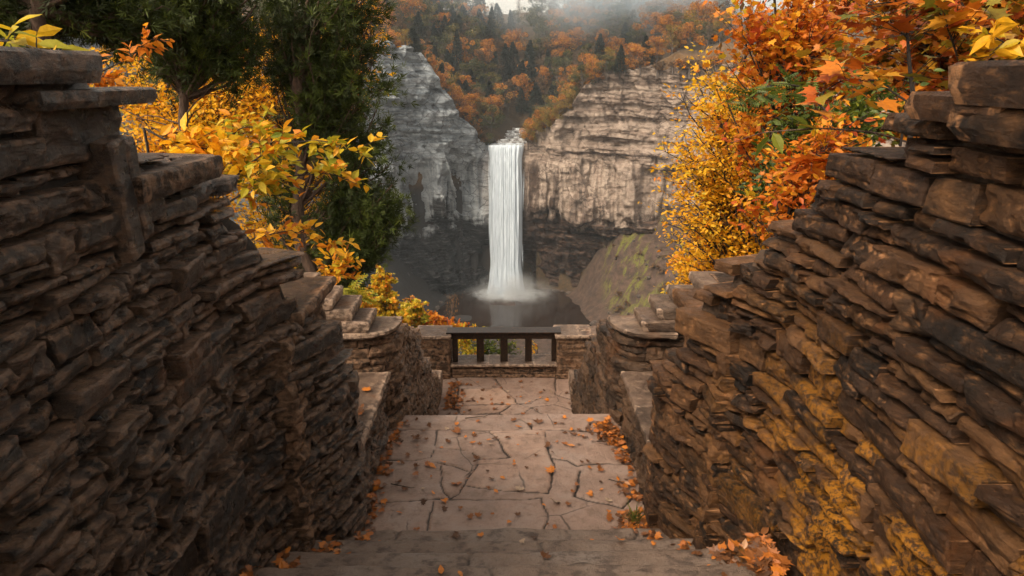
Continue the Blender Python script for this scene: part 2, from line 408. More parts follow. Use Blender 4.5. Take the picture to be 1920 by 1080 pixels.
def slab(m, path_or_none, x0, x1, y0, y1, z0, z1, val=.5, res=.03, corner=None, rs=None, n=.004, skew=0.0):
    """a flat coping or seat slab with split edges; corner = radius of a rounded corner at (x1, y0) side"""
    nx, ny = max(3, int(abs(x1 - x0) / res)), max(3, int(abs(y1 - y0) / res))
    X, Y = np.meshgrid(np.linspace(x0, x1, nx), np.linspace(y0, y1, ny), indexing='ij')
    if corner:
        cx, cy = (x1 - math.copysign(corner, x1 - x0)), y0 + corner
        inside = (np.sign(x1 - x0) * (X - cx) > 0) & (Y < cy)
        dx, dy = X - cx, Y - cy
        mx = np.maximum(np.abs(dx), np.abs(dy)) + 1e-9; ln = np.hypot(dx, dy) + 1e-9
        X = np.where(inside, cx + dx * mx / ln, X); Y = np.where(inside, cy + dy * mx / ln, Y)
    Zt = z1 + n * fbm(X * 5, Y * 5, z1 * 3, 4) * 1.5
    k = np.clip(np.arange(nx + 6) - 3, 0, nx - 1); l = np.clip(np.arange(ny + 6) - 3, 0, ny - 1)
    X2, Y2, Z2 = X[np.ix_(k, l)].copy(), Y[np.ix_(k, l)].copy(), Zt[np.ix_(k, l)].copy()
    ri = np.minimum(np.minimum(np.arange(nx + 6), nx + 5 - np.arange(nx + 6))[:, None], np.minimum(np.arange(ny + 6), ny + 5 - np.arange(ny + 6))[None])
    cxm, cym = (x0 + x1) / 2, (y0 + y1) / 2
    for lev, (f, zf) in {2: (.010, .12), 1: (.012, .6), 0: (-.006, 1.0)}.items():
        q = ri == lev
        nn = .016 * fbm(X2 * 16, Y2 * 16, lev + z0, 3)
        X2[q] += (np.sign(X2 - cxm) * (f + nn))[q]; Y2[q] += (np.sign(Y2 - cym) * (f + nn))[q]
        Z2[q] = (z1 - (z1 - z0) * zf)
    m.add(np.stack([X2, Y2, Z2], -1).reshape(-1, 3), gridF(nx + 6, ny + 6), val)

# --- stairs geometry (shared with the walls)
RISE, RUN, N1Y = .18, .34, 4.05          # first nose
def stair_z(y):
    k = np.floor((N1Y - np.asarray(y, float)) / RUN) + 1
    return np.clip(k, 0, 12) * RISE
def stair_s(y): return float(np.clip((N1Y - y) / RUN + .6, 0, 11) * RISE)

def plan_x(y): return 1.03 + .34 * (1 - ss(3.1, 4.25, y))

# left flanking wall ------------------------------------------------
def mono(pts):
    a = np.array(sorted(pts)); return lambda u: float(np.interp(u, a[:, 0], a[:, 1]))

ys = np.concatenate([np.linspace(-1.2, 3.0, 20), np.linspace(3.1, 4.36, 20)])
wy = lambda p, u: np.interp(u, p.u, p.P[:, 1])

def ridge_from(pxs, sgn):
    out = []
    for px, py in pxs:
        d = ray(px, py); yy = 2.0
        for _ in range(30):
            tt = (sgn * (plan_x(yy)) - EYE[0]) / d[0]; y2 = tt * d[1]; yy = .5 * yy + .5 * np.clip(y2, .5, 6)
        out.append((float(yy), float(EYE[2] + d[2] * (plan_x(yy) * sgn) / d[0])))
    return out
RL = ridge_from([(0, 100), (138, 100), (142, 166), (250, 166), (262, 292), (384, 293), (388, 330), (418, 345), (424, 376), (450, 378), (454, 395), (468, 398), (472, 422), (487, 425), (490, 442), (503, 445),
                 (506, 470), (530, 480), (534, 512), (552, 516), (558, 560), (574, 575), (580, 598), (600, 605), (604, 620), (628, 625), (634, 665), (655, 670), (660, 686), (673, 690)], -1)
RR = ridge_from([(1920, 118), (1862, 118), (1856, 174), (1750, 174), (1744, 212), (1708, 214), (1702, 258), (1648, 262), (1642, 286), (1592, 288), (1586, 310), (1550, 312), (1546, 344), (1514, 346), (1510, 382), (1482, 384),
                 (1478, 420), (1432, 422), (1428, 448), (1402, 452), (1396, 482), (1354, 490), (1350, 538), (1300, 545), (1296, 590), (1284, 600), (1281, 640), (1270, 656), (1258, 670), (1243, 678), (1230, 694), (1216, 698), (1212, 740)], 1)
print('RL', [(round(a, 2), round(b, 2)) for a, b in RL]); print('RR', [(round(a, 2), round(b, 2)) for a, b in RR])

def main_wall(sgn, ridge, smat, mmat, label, seed, pr):
    rs = np.random.default_rng(seed)
    P = Path([(sgn * plan_x(y), y) for y in ys], -sgn)
    rp = [(np.interp(y, P.P[:, 1], P.u), z) for y, z in ridge]
    hi = lambda u: float(np.interp(u, [a for a, b in rp], [b for a, b in rp]))
    lo = lambda u: stair_s(float(wy(P, u))) - .15
    root = empty('flank_wall', (sgn * 1.3, 2.0, 1.0), label, 'stone wall')
    sh = lambda U, V: .022 * fbm(U * .9 + seed, V * 1.1, 0, 2)
    m = MB()
    resf = lambda u: .0075 if wy(P, u) < 3.3 else .010
    ua = float(np.interp(.3, P.P[:, 1], P.u))
    rubble(m, P, lo, hi, rs, hr=(.045, .135), wr=(.10, .40), rough=1.0, back=.32, u0=ua, prot=pr, sh=sh, gap=.008, resf=resf, flat_p=.5)
    if sgn < 0:        # two slabs set on end
        for y0, y1, z0, z1 in ((2.36, 2.45, 2.56, 3.0), (2.455, 2.52, 2.62, 2.99)):
            a_, b_ = (float(np.interp(v, P.P[:, 1], P.u)) for v in (y0, y1))
            stone(m, P, [(a_, z0), (b_, z0 + .02), (b_ - .015, z1), (a_ - .02, z1 - .02)], .055, .0075, .5, .3, rs, .45, None, .6)
    m.build('stonework', [smat], root, smooth=True, sharp=15)
    c = MB(); core(c, P, lo, hi, rs, w0=-.085, back=.42, u0=0, mi=0, drop=.06, sh=sh)
    # end of the wall
    c.build('mortar_bed', [mmat], root, smooth=True)
    return root, P, hi

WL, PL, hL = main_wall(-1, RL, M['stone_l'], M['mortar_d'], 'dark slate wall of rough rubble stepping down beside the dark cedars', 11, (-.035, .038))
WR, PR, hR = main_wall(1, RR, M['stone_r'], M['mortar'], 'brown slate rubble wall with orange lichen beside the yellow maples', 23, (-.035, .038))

# broad stones that lie on top of the flanking walls
rs = np.random.default_rng(5)
for root, mat, a in ((WL, 'stone_m', (-1.75, -1.18, 3.72, 4.50, 1.80, 1.885, .3)), (WL, 'stone_l', (-1.85, -1.30, 1.5, RL[1][0], RL[1][1] - .09, RL[1][1] + .005, .05)), (WL, 'stone_l', (-1.8, -1.30, 2.0, RL[3][0], RL[3][1] - .05, RL[3][1] + .004, .05)),
                     (WL, 'stone_m', (-1.75, -1.30, 2.45, RL[5][0], RL[5][1] - .09, RL[5][1] + .006, .3)), (WR, 'stone_r', (1.75, 1.16, 3.72, 4.46, 1.7, 1.80, .6)), (WR, 'stone_r', (1.85, 1.30, 1.83, RR[3][0], RR[3][1] - .08, RR[3][1] + .005, .2)), (WR, 'stone_r', (1.9, 1.27, 1.45, RR[1][0], 3.12, 3.235, .15)), (WR, 'stone_r', (1.9, 1.30, 1.5, 2.0, 3.02, 3.115, .45))):
    m = MB(); slab(m, None, *a); m.build('coping_stone', [M[mat]], root, smooth=True, sharp=35)

# masonry under those end slabs, set back from the face
for sgn, root, zt, mat, mm in ((-1, WL, 1.81, M['stone_m'], M['mortar_d']), (1, WR, 1.71, M['stone_r'], M['mortar'])):
    m = MB(); P = Path([(sgn * 1.2, 3.5), (sgn * 1.2, 4.34), (sgn * 1.26, 4.42), (sgn * 1.36, 4.44), (sgn * 1.8, 4.44)], -sgn)
    rubble(m, P, lambda u: 0., lambda u: zt, rs, hr=(.06, .12), wr=(.12, .35), res=.014, back=.2, prot=(-.02, .02))
    m.build('end_block', [mat], root, smooth=True, sharp=15)

# end faces of the flanking walls, towards the seats
for sgn, root, P0, h0, mat in ((-1, WL, PL, hL, M['stone_l']), (1, WR, PR, hR, M['stone_r'])):
    m = MB(); P = Path([(sgn * 1.04, 4.40), (sgn * 1.5, 4.40)], -sgn)
    rubble(m, P, lambda u: 0., lambda u: 1.24, rs, hr=(.05, .12), wr=(.12, .3), res=.016, back=.12, prot=(-.01, .02))
    m.build('end_face', [mat], root, smooth=True, sharp=15)

# --- lower stair walls with rounded heads ------------------------------------------------
YF = 5.70
def head_path(sgn):
    pts = [(sgn * 2.3, YF), (sgn * 2.0, YF), (sgn * 1.6, YF), (sgn * 1.32, YF)]
    for a in np.linspace(0, 90, 9)[1:]:
        pts.append((sgn * (1.32 - .31 * math.sin(R(a))), YF + .31 - .31 * math.cos(R(a))))
    pts += [(sgn * 1.0, y) for y in np.linspace(6.2, 9.25, 14)]
    pts += [(sgn * 1.02, 9.32), (sgn * 1.1, 9.36), (sgn * 1.45, 9.37)]
    return pts
ridge_y = [(5.70, .95), (6.12, .93), (6.4, .80), (6.75, .62), (7.26, .40), (7.6, .1), (7.93, -.23), (8.5, -.62), (9.1, -1.02), (9.3, -1.12), (9.4, -1.15)]
for sgn in (-1, 1):
    P = Path(head_path(sgn), -sgn if sgn < 0 else -sgn)
    root = empty('stair_wall', (sgn * 1.2, 7.0, 0),
                 'rounded brown slate wall stepping down to the railing, below the yellow bush' if sgn < 0 else
                 'rounded brown slate wall stepping down to the railing, below the mossy slope', 'stone wall')
    uc = P.u[3]
    Ys = P.P[:, 1]
    def hi(u, P=P, uc=uc, sgn=sgn):
        if u < uc - .18: 
            k = (uc - .18 - u); return .97 + (1 + int(k / .17)) * .125 if k < .7 else 1.6
        y = float(np.interp(u, P.u, P.P[:, 1])); return float(np.interp(y, [a for a, b in ridge_y], [b for a, b in ridge_y]))
    def lo(u, P=P):
        y = float(np.interp(u, P.u, P.P[:, 1])); return -.1 if y < 6.1 else float(max(-1.7, -.1 - (y - 6.05) * .55))
    rs = np.random.default_rng(40 + sgn)
    m = MB(); rubble(m, P, lo, hi, rs, hr=(.05, .115), wr=(.12, .42), res=.017, rough=.85, back=.34, prot=(-.015, .03))
    m.build('stonework', [M['stone_m']], root, smooth=True, sharp=15)
    c = MB(); core(c, P, lo, hi, rs, back=.4, mi=0); c.build('mortar_bed', [M['mortar_d']], root, smooth=True)
    m = MB()
    slab(m, None, sgn * 1.52, sgn * .985, YF - .06, 6.12, .955, 1.01, .5, corner=.36)
    # stacked blocks climbing away from the stairs
    for k, (xa, xb, z0, z1, d0, d1) in enumerate([(1.22, 1.60, 1.014, 1.115, -.03, .36), (1.36, 1.80, 1.117, 1.225, .0, .42), (1.52, 1.98, 1.227, 1.33, -.02, .38), (1.74, 2.4, 1.332, 1.44, .0, .45)]):
        slab(m, None, sgn * xb, sgn * xa, YF + d0, YF + d1, z0, z1, .3 + .15 * k)
        slab(m, None, sgn * (xb + .3), sgn * (xb - .01), YF + .02, YF + .4, z0, z1 - .004, .45 + .1 * k)
    m.build('coping', [M['cap']], root, smooth=True, sharp=35)
    # small pale stone at the foot
    m = MB(); slab(m, None, sgn * 1.3, sgn * .98, 9.28, 9.62, -1.5, -1.12, .9); m.build('foot_stone', [M['cap']], root, smooth=True, sharp=35)

# --- stone seats -----------------------------------------------------------------
for sgn in (-1, 1):
    rs = np.random.default_rng(60 + sgn)
    root = empty('stone_bench', (sgn * 1.3, 5.0, 0), 'stone bench with flat slab seat beside the landing, backed by the dark wall' if sgn < 0 else
                 'stone bench with flat slab seat beside the landing, backed by the lichen-covered wall', 'bench')
    m = MB(); slab(m, None, sgn * 1.62, sgn * 1.055, 4.44, 4.98, .56, .63, .4); slab(m, None, sgn * 1.62, sgn * 1.06, 5.0, 5.68, .562, .632, .7)
    m.build('seat', [M['cap']], root, smooth=True, sharp=35)
    P = Path([(sgn * 1.09, 4.38), (sgn * 1.09, 5.72)], -sgn)
    m = MB(); rubble(m, P, lambda u: -.05, lambda u: .56, rs, hr=(.05, .12), wr=(.12, .4), res=.015, back=.3, prot=(-.015, .02))
    core(m, P, lambda u: -.05, lambda u: .56, rs, mi=1)
    m.build('base', [M['stone_l'] if sgn < 0 else M['stone_m'], M['mortar_d']], root, smooth=True, sharp=15)
    # seat back: low masonry behind, under the terrace bank
    P = Path([(sgn * 1.62, 4.4), (sgn * 1.62, 5.75)], -sgn)
    m = MB(); rubble(m, P, lambda u: .4, lambda u: 1.0, rs, hr=(.05, .12), wr=(.12, .4), res=.02, back=.3, prot=(-.015, .02))
    m.build('backrest', [M['stone_l'] if sgn < 0 else M['stone_m']], root, smooth=True, sharp=15)

# --- stairs ------------------------------------------------------------------------
def seg_dist(X, Y, lines):
    D = np.full(X.shape, 1e9)
    for L in lines:
        for (x0, y0), (x1, y1) in zip(L[:-1], L[1:]):
            dx, dy = x1 - x0, y1 - y0; q = np.clip(((X - x0) * dx + (Y - y0) * dy) / (dx * dx + dy * dy + 1e-9), 0, 1)
            D = np.minimum(D, np.hypot(X - x0 - q * dx, Y - y0 - q * dy))
    return D

def paved(name, x0, x1, y0, y1, z, lines, mat, res=.0125, wid=.0095):
    nx, ny = int((x1 - x0) / res), int((y1 - y0) / res)
    X, Y = np.meshgrid(np.linspace(x0, x1, nx), np.linspace(y0, y1, ny), indexing='ij')
    wx, wy_ = X + .02 * fbm(X * 7, Y * 7, z + 3, 3), Y + .02 * fbm(X * 7, Y * 7, z + 8, 3)
    D = seg_dist(wx, wy_, lines); wl = wid * (1 + .5 * vn(X * 3, Y * 3, 2.0))
    g = np.exp(-(D / np.maximum(wl, .003)) ** 2)
    Z = z + .010 * fbm(X * 1.5, Y * 1.5, z, 3) + .005 * fbm(X * 9, Y * 9, z, 4) - .022 * g
    edge = ss(.14, .02, x1 - np.abs(X))
    open_ = D > .034; lab = np.arange(X.size, dtype=float).reshape(X.shape); lab[~open_] = -1      # which slab each point belongs to
    for _ in range(700):
        n_ = lab.copy()
        n_[1:] = np.maximum(n_[1:], lab[:-1]); n_[:-1] = np.maximum(n_[:-1], lab[1:]); n_[:, 1:] = np.maximum(n_[:, 1:], lab[:, :-1]); n_[:, :-1] = np.maximum(n_[:, :-1], lab[:, 1:])
        n_[~open_] = -1
        if (n_ == lab).all(): break
        lab = n_
    for _ in range(5):
        n_ = lab.copy(); n_[1:] = np.where(n_[1:] < 0, lab[:-1], n_[1:]); n_[:-1] = np.where(n_[:-1] < 0, lab[1:], n_[:-1]); n_[:, 1:] = np.where(n_[:, 1:] < 0, lab[:, :-1], n_[:, 1:]); n_[:, :-1] = np.where(n_[:, :-1] < 0, lab[:, 1:], n_[:, :-1]); lab = n_
    open_ = lab >= 0
    tone = np.modf(np.abs(np.sin(lab * 12.9898) * 43758.5))[0]; tone[~open_] = .5
    Z = Z + (tone - .5) * .010 * ss(.0, .03, D)
    dirt = np.maximum(ss(.25, .8, g), edge * ss(-.05, .35, fbm(X * 5, Y * 5, 4.0, 3) + .1) * .8)
    o = grid_mesh(name, X, Y, Z, mat, r=dirt.ravel())
    a = o.data.attributes.new('tone', 'FLOAT', 'POINT'); a.data.foreach_set('value', tone.ravel().astype(np.float32)); return o

Zc = lambda zx, zy, z: tuple(at_z(660 + zx / 3.272, 690 + zy / 3.272, z)[:2])
up = [[(200, 380), (330, 375), (620, 372), (780, 378), (1100, 372), (1430, 385), (1640, 400)], [(620, 372), (625, 330), (640, 290)], [(625, 330), (720, 305), (830, 300)],
      [(1030, 308), (1075, 335), (1105, 370)], [(520, 380), (510, 470), (485, 550), (430, 560), (140, 560)], [(515, 483), (600, 490), (690, 500)],
      [(845, 385), (905, 440), (935, 500), (975, 545), (900, 552), (780, 553), (740, 515)], [(1185, 385), (1195, 450), (1215, 530), (1235, 580), (1230, 650), (1225, 720), (1200, 762)],
      [(1215, 540), (1330, 560), (1380, 590), (1720, 580)], [(515, 575), (620, 600), (715, 630), (745, 620), (775, 580)],
      [(545, 595), (545, 690), (565, 760), (600, 795), (650, 765), (685, 710), (745, 630)], [(695, 715), (900, 745), (1200, 762)],
      [(60, 825), (300, 820), (560, 800), (900, 800), (1160, 790)], [(500, 820), (470, 900), (450, 990)], [(1400, 620), (1385, 700), (1370, 780), (1450, 805), (1560, 825)],
      [(1160, 790), (1200, 900), (1185, 1000)], [(1560, 825), (1660, 850), (1750, 760)], [(1460, 330), (1435, 385)]]
up = [[Zc(a, b, 0) for a, b in L] for L in up]
dn = [[(640, 55), (655, 130), (630, 230), (660, 280), (720, 292), (900, 270), (975, 228)], [(655, 125), (900, 122)], [(875, 55), (930, 130), (1000, 185), (1015, 215), (1100, 240), (1205, 300)],
      [(540, 235), (630, 230), (800, 225), (1010, 218), (1100, 215), (1130, 190), (1250, 170)], [(1250, 60), (1245, 160), (1350, 190)], [(900, 270), (935, 300), (1060, 270), (1100, 240), (1240, 220), (1350, 255)]]
dn = [[Zc(a, b, -1.57) for a, b in L] for L in dn]
tag(paved('landing', -1.7, 1.7, 3.9, 6.06, 0.0, up, M['paving']), kind='structure')
tag(paved('lower_landing', -2.6, 2.6, 8.7, 10.4, -1.57, dn, M['paving'], res=.02, wid=.013), kind='structure')

def flight(name, noses, z0, half, mat, seed, RISE=RISE, RUN=RUN):
    """a flight of worn stone steps; noses = y of each nose from the bottom up"""
    rs = np.random.default_rng(seed); m = MB()
    for k, yn in enumerate(noses):
        zt = z0 + RISE * (k + 1); xs = np.arange(-half, half + .001, .018)
        yb = yn - RUN - .06
        joints = np.sort(rs.uniform(-half * .9, half * .9, rs.integers(1, 3)))
        prof = [(yn - .012, zt - RISE - .02), (yn - .006, zt - RISE * .6), (yn, zt - .05), (yn + .004, zt - .025), (yn - .002, zt - .008), (yn - .014, zt)] + [(yn - .014 - (yn - .014 - yb) * f, zt) for f in np.linspace(.05, 1, 16)]
        prof = np.array(prof)
        X = xs[:, None] + 0 * prof[None, :, 0]; Y = prof[None, :, 0] + 0 * X; Z = prof[None, :, 1] + 0 * X
        top = np.zeros(len(prof)); top[4:] = 1; edge = np.exp(-np.abs(np.arange(len(prof)) - 4) / 2.0)
        Y = Y + edge[None] * (.035 * fbm(X * 2.2, k * 7.7 + 0 * X, 1.0, 4) + .02 * fbm(X * 12, k * 3.3 + 0 * X, Z * 8, 3))
        Z = Z + top[None] * (.014 * fbm(X * 2, Y * 4, k, 3) + .008 * fbm(X * 8, Y * 16, k, 4)) - (top * edge)[None] * .010
        D = np.min(np.abs(X[..., None] + .05 * vn(Y * 6, k)[..., None] - joints[None, None]), -1); g = np.exp(-(D / .01) ** 2)
        Z = Z - .03 * g; Y = Y - .02 * g * (1 - top[None])
        dirt = np.maximum(g, .55 * ss(.0, .3, fbm(X * 4, Y * 7, k + 9, 4)) * ss(.10, .02, np.abs(Y - yb) - .04))
        m.add(np.stack([X, Y, Z], -1).reshape(-1, 3), gridF(*X.shape), dirt.ravel())
    return tag(m.build(name, mat, smooth=True), kind='structure')
flight('stone_steps', [N1Y - RUN * k for k in range(11)], 0.0, 1.62, M['step'], 3)
m = MB(); boxm(m, (-1.7, -4, 1.7), (1.7, N1Y - RUN * 10.9, RISE * 11 - .01)); tag(m.build('upper_landing', M['paving']), kind='structure')
flight('lower_steps', [8.655 - .325 * k for k in range(8)], -1.57, 1.15, M['step'], 9, .174, .325)
m = MB(); boxm(m, (-1.2, 5.9, -.3), (1.2, 6.055, -.012)); tag(m.build('landing_edge', M['step']), kind='structure')

# --- balustrade ----------------------------------------------------------------------
YB, ZL = 10.25, -1.57
bal = empty('balustrade', (0, YB, ZL), 'low stone parapet with dark bars between two squat piers, overlooking the pool', 'railing')
def box_stone(m, x0, x1, y0, y1, z0, z1, rs, **k):
    """masonry box: front, and both sides"""
    P = Path([(x0, y1), (x0, y0 + .02), (x0 + .02, y0), (x1 - .02, y0), (x1, y0 + .02), (x1, y1)], 1)
    rubble(m, P, lambda u: z0, lambda u: z1, rs, res=.02, rough=.55, back=.06, prot=(-.008, .015), **k)
rs = np.random.default_rng(77)
for x0, x1 in ((-1.42, -.90), (.83, 1.36)):
    m = MB(); box_stone(m, x0, x1, YB, YB + .46, ZL - .05, -.86, rs, hr=(.07, .13), wr=(.15, .4)); boxm(m, (x0 + .03, YB + .03, ZL - .2), (x1 - .03, YB + .45, -.88), 0, 1)
    m.build('pier', [M['stone_m'], M['mortar_d']], bal, smooth=True, sharp=15)
    m = MB()
    if x0 < 0: slab(m, None, x0 - .03, x1 + .01, YB - .03, YB + .48, -.86, -.80, .8)
    else:
        slab(m, None, x0 - .02, x0 + .36, YB - .03, YB + .48, -.86, -.80, .8); slab(m, None, x0 + .38, x1 + .03, YB - .02, YB + .22, -.86, -.805, .2); slab(m, None, x0 + .38, x1 + .03, YB + .24, YB + .47, -.86, -.798, .6)
    m.build('cap', [M['cap']], bal, smooth=True, sharp=35)
for x0, x1, z in ((-3.2, -1.45, -.83), (1.39, 3.2, -.82)):
    m = MB(); P = Path([(x0, YB + .12), (x1, YB + .12)], 1)
    rubble(m, P, lambda u: ZL - .05, lambda u: z - .05, rs, hr=(.07, .13), wr=(.15, .4), res=.025, rough=.6, back=.3)
    m.build('side_wall', [M['stone_m']], bal, smooth=True, sharp=15)
    m = MB(); slab(m, None, x0, x1 - .01 if x0 < 0 else x1, YB + .1, YB + .44, z - .05, z, .7); m.build('cap', [M['cap']], bal, smooth=True, sharp=35)
m = MB(); P = Path([(-.89, YB + .06), (.83, YB + .06)], 1)
rubble(m, P, lambda u: ZL - .05, lambda u: -1.36, rs, hr=(.08, .12), wr=(.25, .6), res=.02, rough=.4, back=.3, prot=(-.005, .01)); boxm(m, (-.89, YB + .09, ZL - .2), (.83, YB + .4, -1.38), 0, 1)
m.build('low_wall', [M['stone_m'], M['mortar_d']], bal, smooth=True, sharp=15)
m = MB()
for a, b in ((-.885, -.3), (-.29, .02), (.03, .45), (.46, .825)): slab(m, None, a, b, YB + .0, YB + .42, -1.36, -1.31 + rs.uniform(-.003, .003), rs.random())
m.build('sill', [M['cap']], bal, smooth=True, sharp=35)
def bev_box(name, a, b, mat, parent, bw=.006):
    m = MB(); boxm(m, a, b); o = m.build(name, mat, parent)
    md = o.modifiers.new('b', 'BEVEL'); md.width = bw; md.segments = 2; return o
for xa, xb in ((-.87, -.785), (-.475, -.355), (-.085, .035), (.32, .43), (.755, .825)):
    bev_box('post', (xa, YB + .12, -1.31), (xb, YB + .24, -.905), M['iron'], bal)
bev_box('rail', (-.905, YB + .10, -.905), (.835, YB + .26, -.80), M['iron'], bal)
bev_box('rail_top', (-.96, YB + .06, -.80), (.90, YB + .32, -.775), M['iron'], bal)

# chain link beyond the bars
ch = empty('chain_link_fence', (0, YB + .8, -1.8), 'grey chain link mesh fence seen between the dark balustrade bars', 'fence')
m = MB(); s_ = .07
for k in range(-34, 34):
    for sg in (1, -1):
        x0 = k * s_; P = []
        for q in range(0, 15):
            P.append((x0 + sg * (q * s_ / 2), YB + .8 + (.006 if (q % 2) ^ (sg > 0) else -.006), -1.95 + q * s_ / 2 * 1.0))
        P = [p for p in P if -1.5 < p[0] < 1.5]
        if len(P) > 1: tube(m, P, .0028, 3)
m.build('wire_mesh', M['wire'], ch)
for x in (-1.5, 1.5):
    m = MB(); tube(m, [(x, YB + .8, -2.6), (x, YB + .8, -1.4)], .025, 8); m.build('post', M['wire'], ch, smooth=True)
# ------------------------------------------------------------------ gorge, cliffs, forest
LIPZ, POOLZ = -25.5, -90.0
cl = np.array([(-230, 60), (-170, 110), (-125, 170), (-95, 214), (-70, 247), (-50, 268), (-34, 280), (-30, 283), (-25, 286), (-19, 290), (-13, 293), (-7.6, 296), (8.4, 296), (15, 293.5), (26, 291), (40, 288), (56, 282), (80, 270), (105, 250), (130, 218), (165, 165), (230, 80)], float)
top = np.array([14, 14, 13, 12.5, 12.5, 13.5, 12.5, 5.0, -7.0, -14.0, -19.0, LIPZ, LIPZ, -18, -9.5, 4.5, 8.5, 5.0, 4, 5, 8, 10], float)
cu = np.concatenate([[0], np.cumsum(np.linalg.norm(np.diff(cl, axis=0), axis=1))])
def cliff_xy(u): return np.interp(u, cu, cl[:, 0]), np.interp(u, cu, cl[:, 1])
u_a, u_b = np.interp(-60, cl[:, 0], cu), np.interp(95, cl[:, 0], cu)
us = np.concatenate([np.arange(0, u_a, 3.0), np.arange(u_a, u_b, .42), np.arange(u_b, cu[-1], 3.0)])
cx, cyy = cliff_xy(us); ct = np.interp(us, cu, top)
# smooth the plan and the rim a little
def sm(a, k=9):
    return np.convolve(np.pad(a, k // 2, mode='edge'), np.ones(k) / k, 'valid')
ct_n = ct + 3.6 * fbm(us * .10, us * 0, 3.0, 4) * ss(5, 14, np.abs(cx)) + .8 * np.round(1.5 * vn(us * .25, 0 * us, 1.)) * ss(5, 14, np.abs(cx))
tx_, ty_ = np.gradient(cx), np.gradient(cyy); ln = np.hypot(tx_, ty_); nx_, ny_ = sm(ty_ / ln, 25), sm(-tx_ / ln, 25)    # out of the rock, towards the pool
NV = 270
s_ = np.linspace(0, 1, NV)[None]
Zc_ = (POOLZ - 4) * (1 - s_) + ct_n[:, None] * s_
U_ = us[:, None] + 0 * s_
big = fbm(U_ * .035, Zc_ * .02, 1.0, 4) * 9
wz = Zc_ + 1.6 * fbm(U_ * .05, Zc_ * .05, 4.0, 3)
act = ss(-.25, .35, fbm(U_ * .05, Zc_ * .09, 6.0, 3))          # where the beds have broken off in ledges
lf_ = vl(wz * .33, U_ * .015 + 7); ledge = 1.5 * np.sign(lf_) * np.abs(lf_) ** .3 * (.35 + .65 * act)
ledge2 = (.7 * vl(wz * 1.3, U_ * .11 + 3) + .45 * vl(wz * 3.0, U_ * .35)) * (.3 + .7 * act)
bk = vl(U_ * .21 + 2, wz * .13 + 2); blocks = 1.5 * np.sign(bk) * np.abs(bk) ** .25
bk2 = vl(U_ * .6 + 2, wz * .4 + 5); blocks = blocks + .6 * np.sign(bk2) * np.abs(bk2) ** .25
mid = ss(-60, -55, Zc_ + 5 * vn(U_ * .08, 0)) * ss(-29, -34, Zc_ + 3 * vn(U_ * .06, 5))        # massive bed that breaks off in upright slabs
bb = vl(U_ * .13 + 1.2 * vn(U_ * .05, Zc_ * .04), Zc_ * .03 + 2)
bb2 = vl(U_ * .4 + .5 * vn(U_ * .1, Zc_ * .1), Zc_ * .05 + 9)
slabs = 3.2 * np.sign(bb) * np.abs(bb) ** .25 + 1.4 * np.sign(bb2) * np.abs(bb2) ** .3 + .7 * vl(U_ * 1.1, Zc_ * .1)
low = ss(-54, -58, Zc_ + 7 * vn(U_ * .07, 3))
alc = 7.0 * np.exp(-((cx[:, None]) / 22) ** 2) * ss(-62, -80, Zc_)       # undercut behind the fall
disp = big + (1 - .85 * mid) * (ledge + ledge2 + blocks) + mid * slabs - 3.2 * low + 1.4 * fbm(U_ * .3, Zc_ * .45, 2.0, 5) - alc
near_lip = np.exp(-((cx[:, None] - .4) / 11) ** 6)
disp = disp * (1 - near_lip * ss(-74, -60, Zc_)) + near_lip * ss(-74, -60, Zc_) * (.35 * vl(Zc_ * 1.2, U_ * .2))
disp = disp + 9 * ss(-.2, 1., (ct_n[:, None] - Zc_) / 90) * .35
X = cx[:, None] + nx_[:, None] * disp; Y = cyy[:, None] + ny_[:, None] * disp
X = np.concatenate([X, X[:, -1:] - nx_[:, None] * 8 - nx_[:, None] * disp[:, -1:], X[:, -1:] - nx_[:, None] * 24 - nx_[:, None] * disp[:, -1:]], 1)
Y = np.concatenate([Y, Y[:, -1:] - ny_[:, None] * 8 - ny_[:, None] * disp[:, -1:], Y[:, -1:] - ny_[:, None] * 24 - ny_[:, None] * disp[:, -1:]], 1)
Zz = np.concatenate([Zc_, Zc_[:, -1:] + .4, Zc_[:, -1:] - 12], 1)

t = NT('shale and limestone cliff'); p = t.pos(); P_ = t.n('ShaderNodeNewGeometry').outputs['Position']
sep = t.n('ShaderNodeSeparateXYZ', {'Vector': P_}); zx, zz = sep.outputs[0], sep.outputs[2]
wob = t.n('ShaderNodeMapping', {'Vector': t.mix(.012, p, t.n('ShaderNodeTexNoise', {'Vector': p, 'Scale': .12, 'Detail': 3}).outputs['Color']), 'Scale': (.05, .05, 1.0)}).outputs[0]
strat = t.noise(wob, .45, 9, .72); strat2 = t.noise(t.pos((.10, .10, 1.0)), 1.7, 8, .72)
vert = t.noise(t.pos((1, 1, .10)), .15, 9, .68, .9); wide = t.noise(p, .045, 6, .62); blot = t.noise(p, .22, 8, .7)
grey = t.ramp(strat, [(.32, (.11, .14, .17)), (.45, (.29, .34, .385)), (.58, (.46, .51, .55)), (.7, (.24, .28, .32))])
beige = t.ramp(strat, [(.32, (.15, .105, .08)), (.45, (.34, .26, .205)), (.57, (.46, .37, .30)), (.7, (.28, .205, .16))])
side = t.rng(t.math('ADD', zx, t.math('MULTIPLY', t.math('SUBTRACT', wide, .5), 30)), -9, 7)
c = t.mix(side, grey, beige)
c = t.mix(t.rng(blot, .45, .68, 0, .6), c, t.mix(1.0, c, (.42, .38, .38), 'MULTIPLY'))
c = t.mix(t.rng(strat2, .55, .68, 0, .5), c, t.mix(1.0, c, (.4, .36, .36), 'MULTIPLY'))
zn = t.math('ADD', zz, t.math('MULTIPLY', t.math('SUBTRACT', wide, .5), 55)); zn = t.math('ADD', zn, t.math('MULTIPLY', t.math('SUBTRACT', vert, .5), 26))
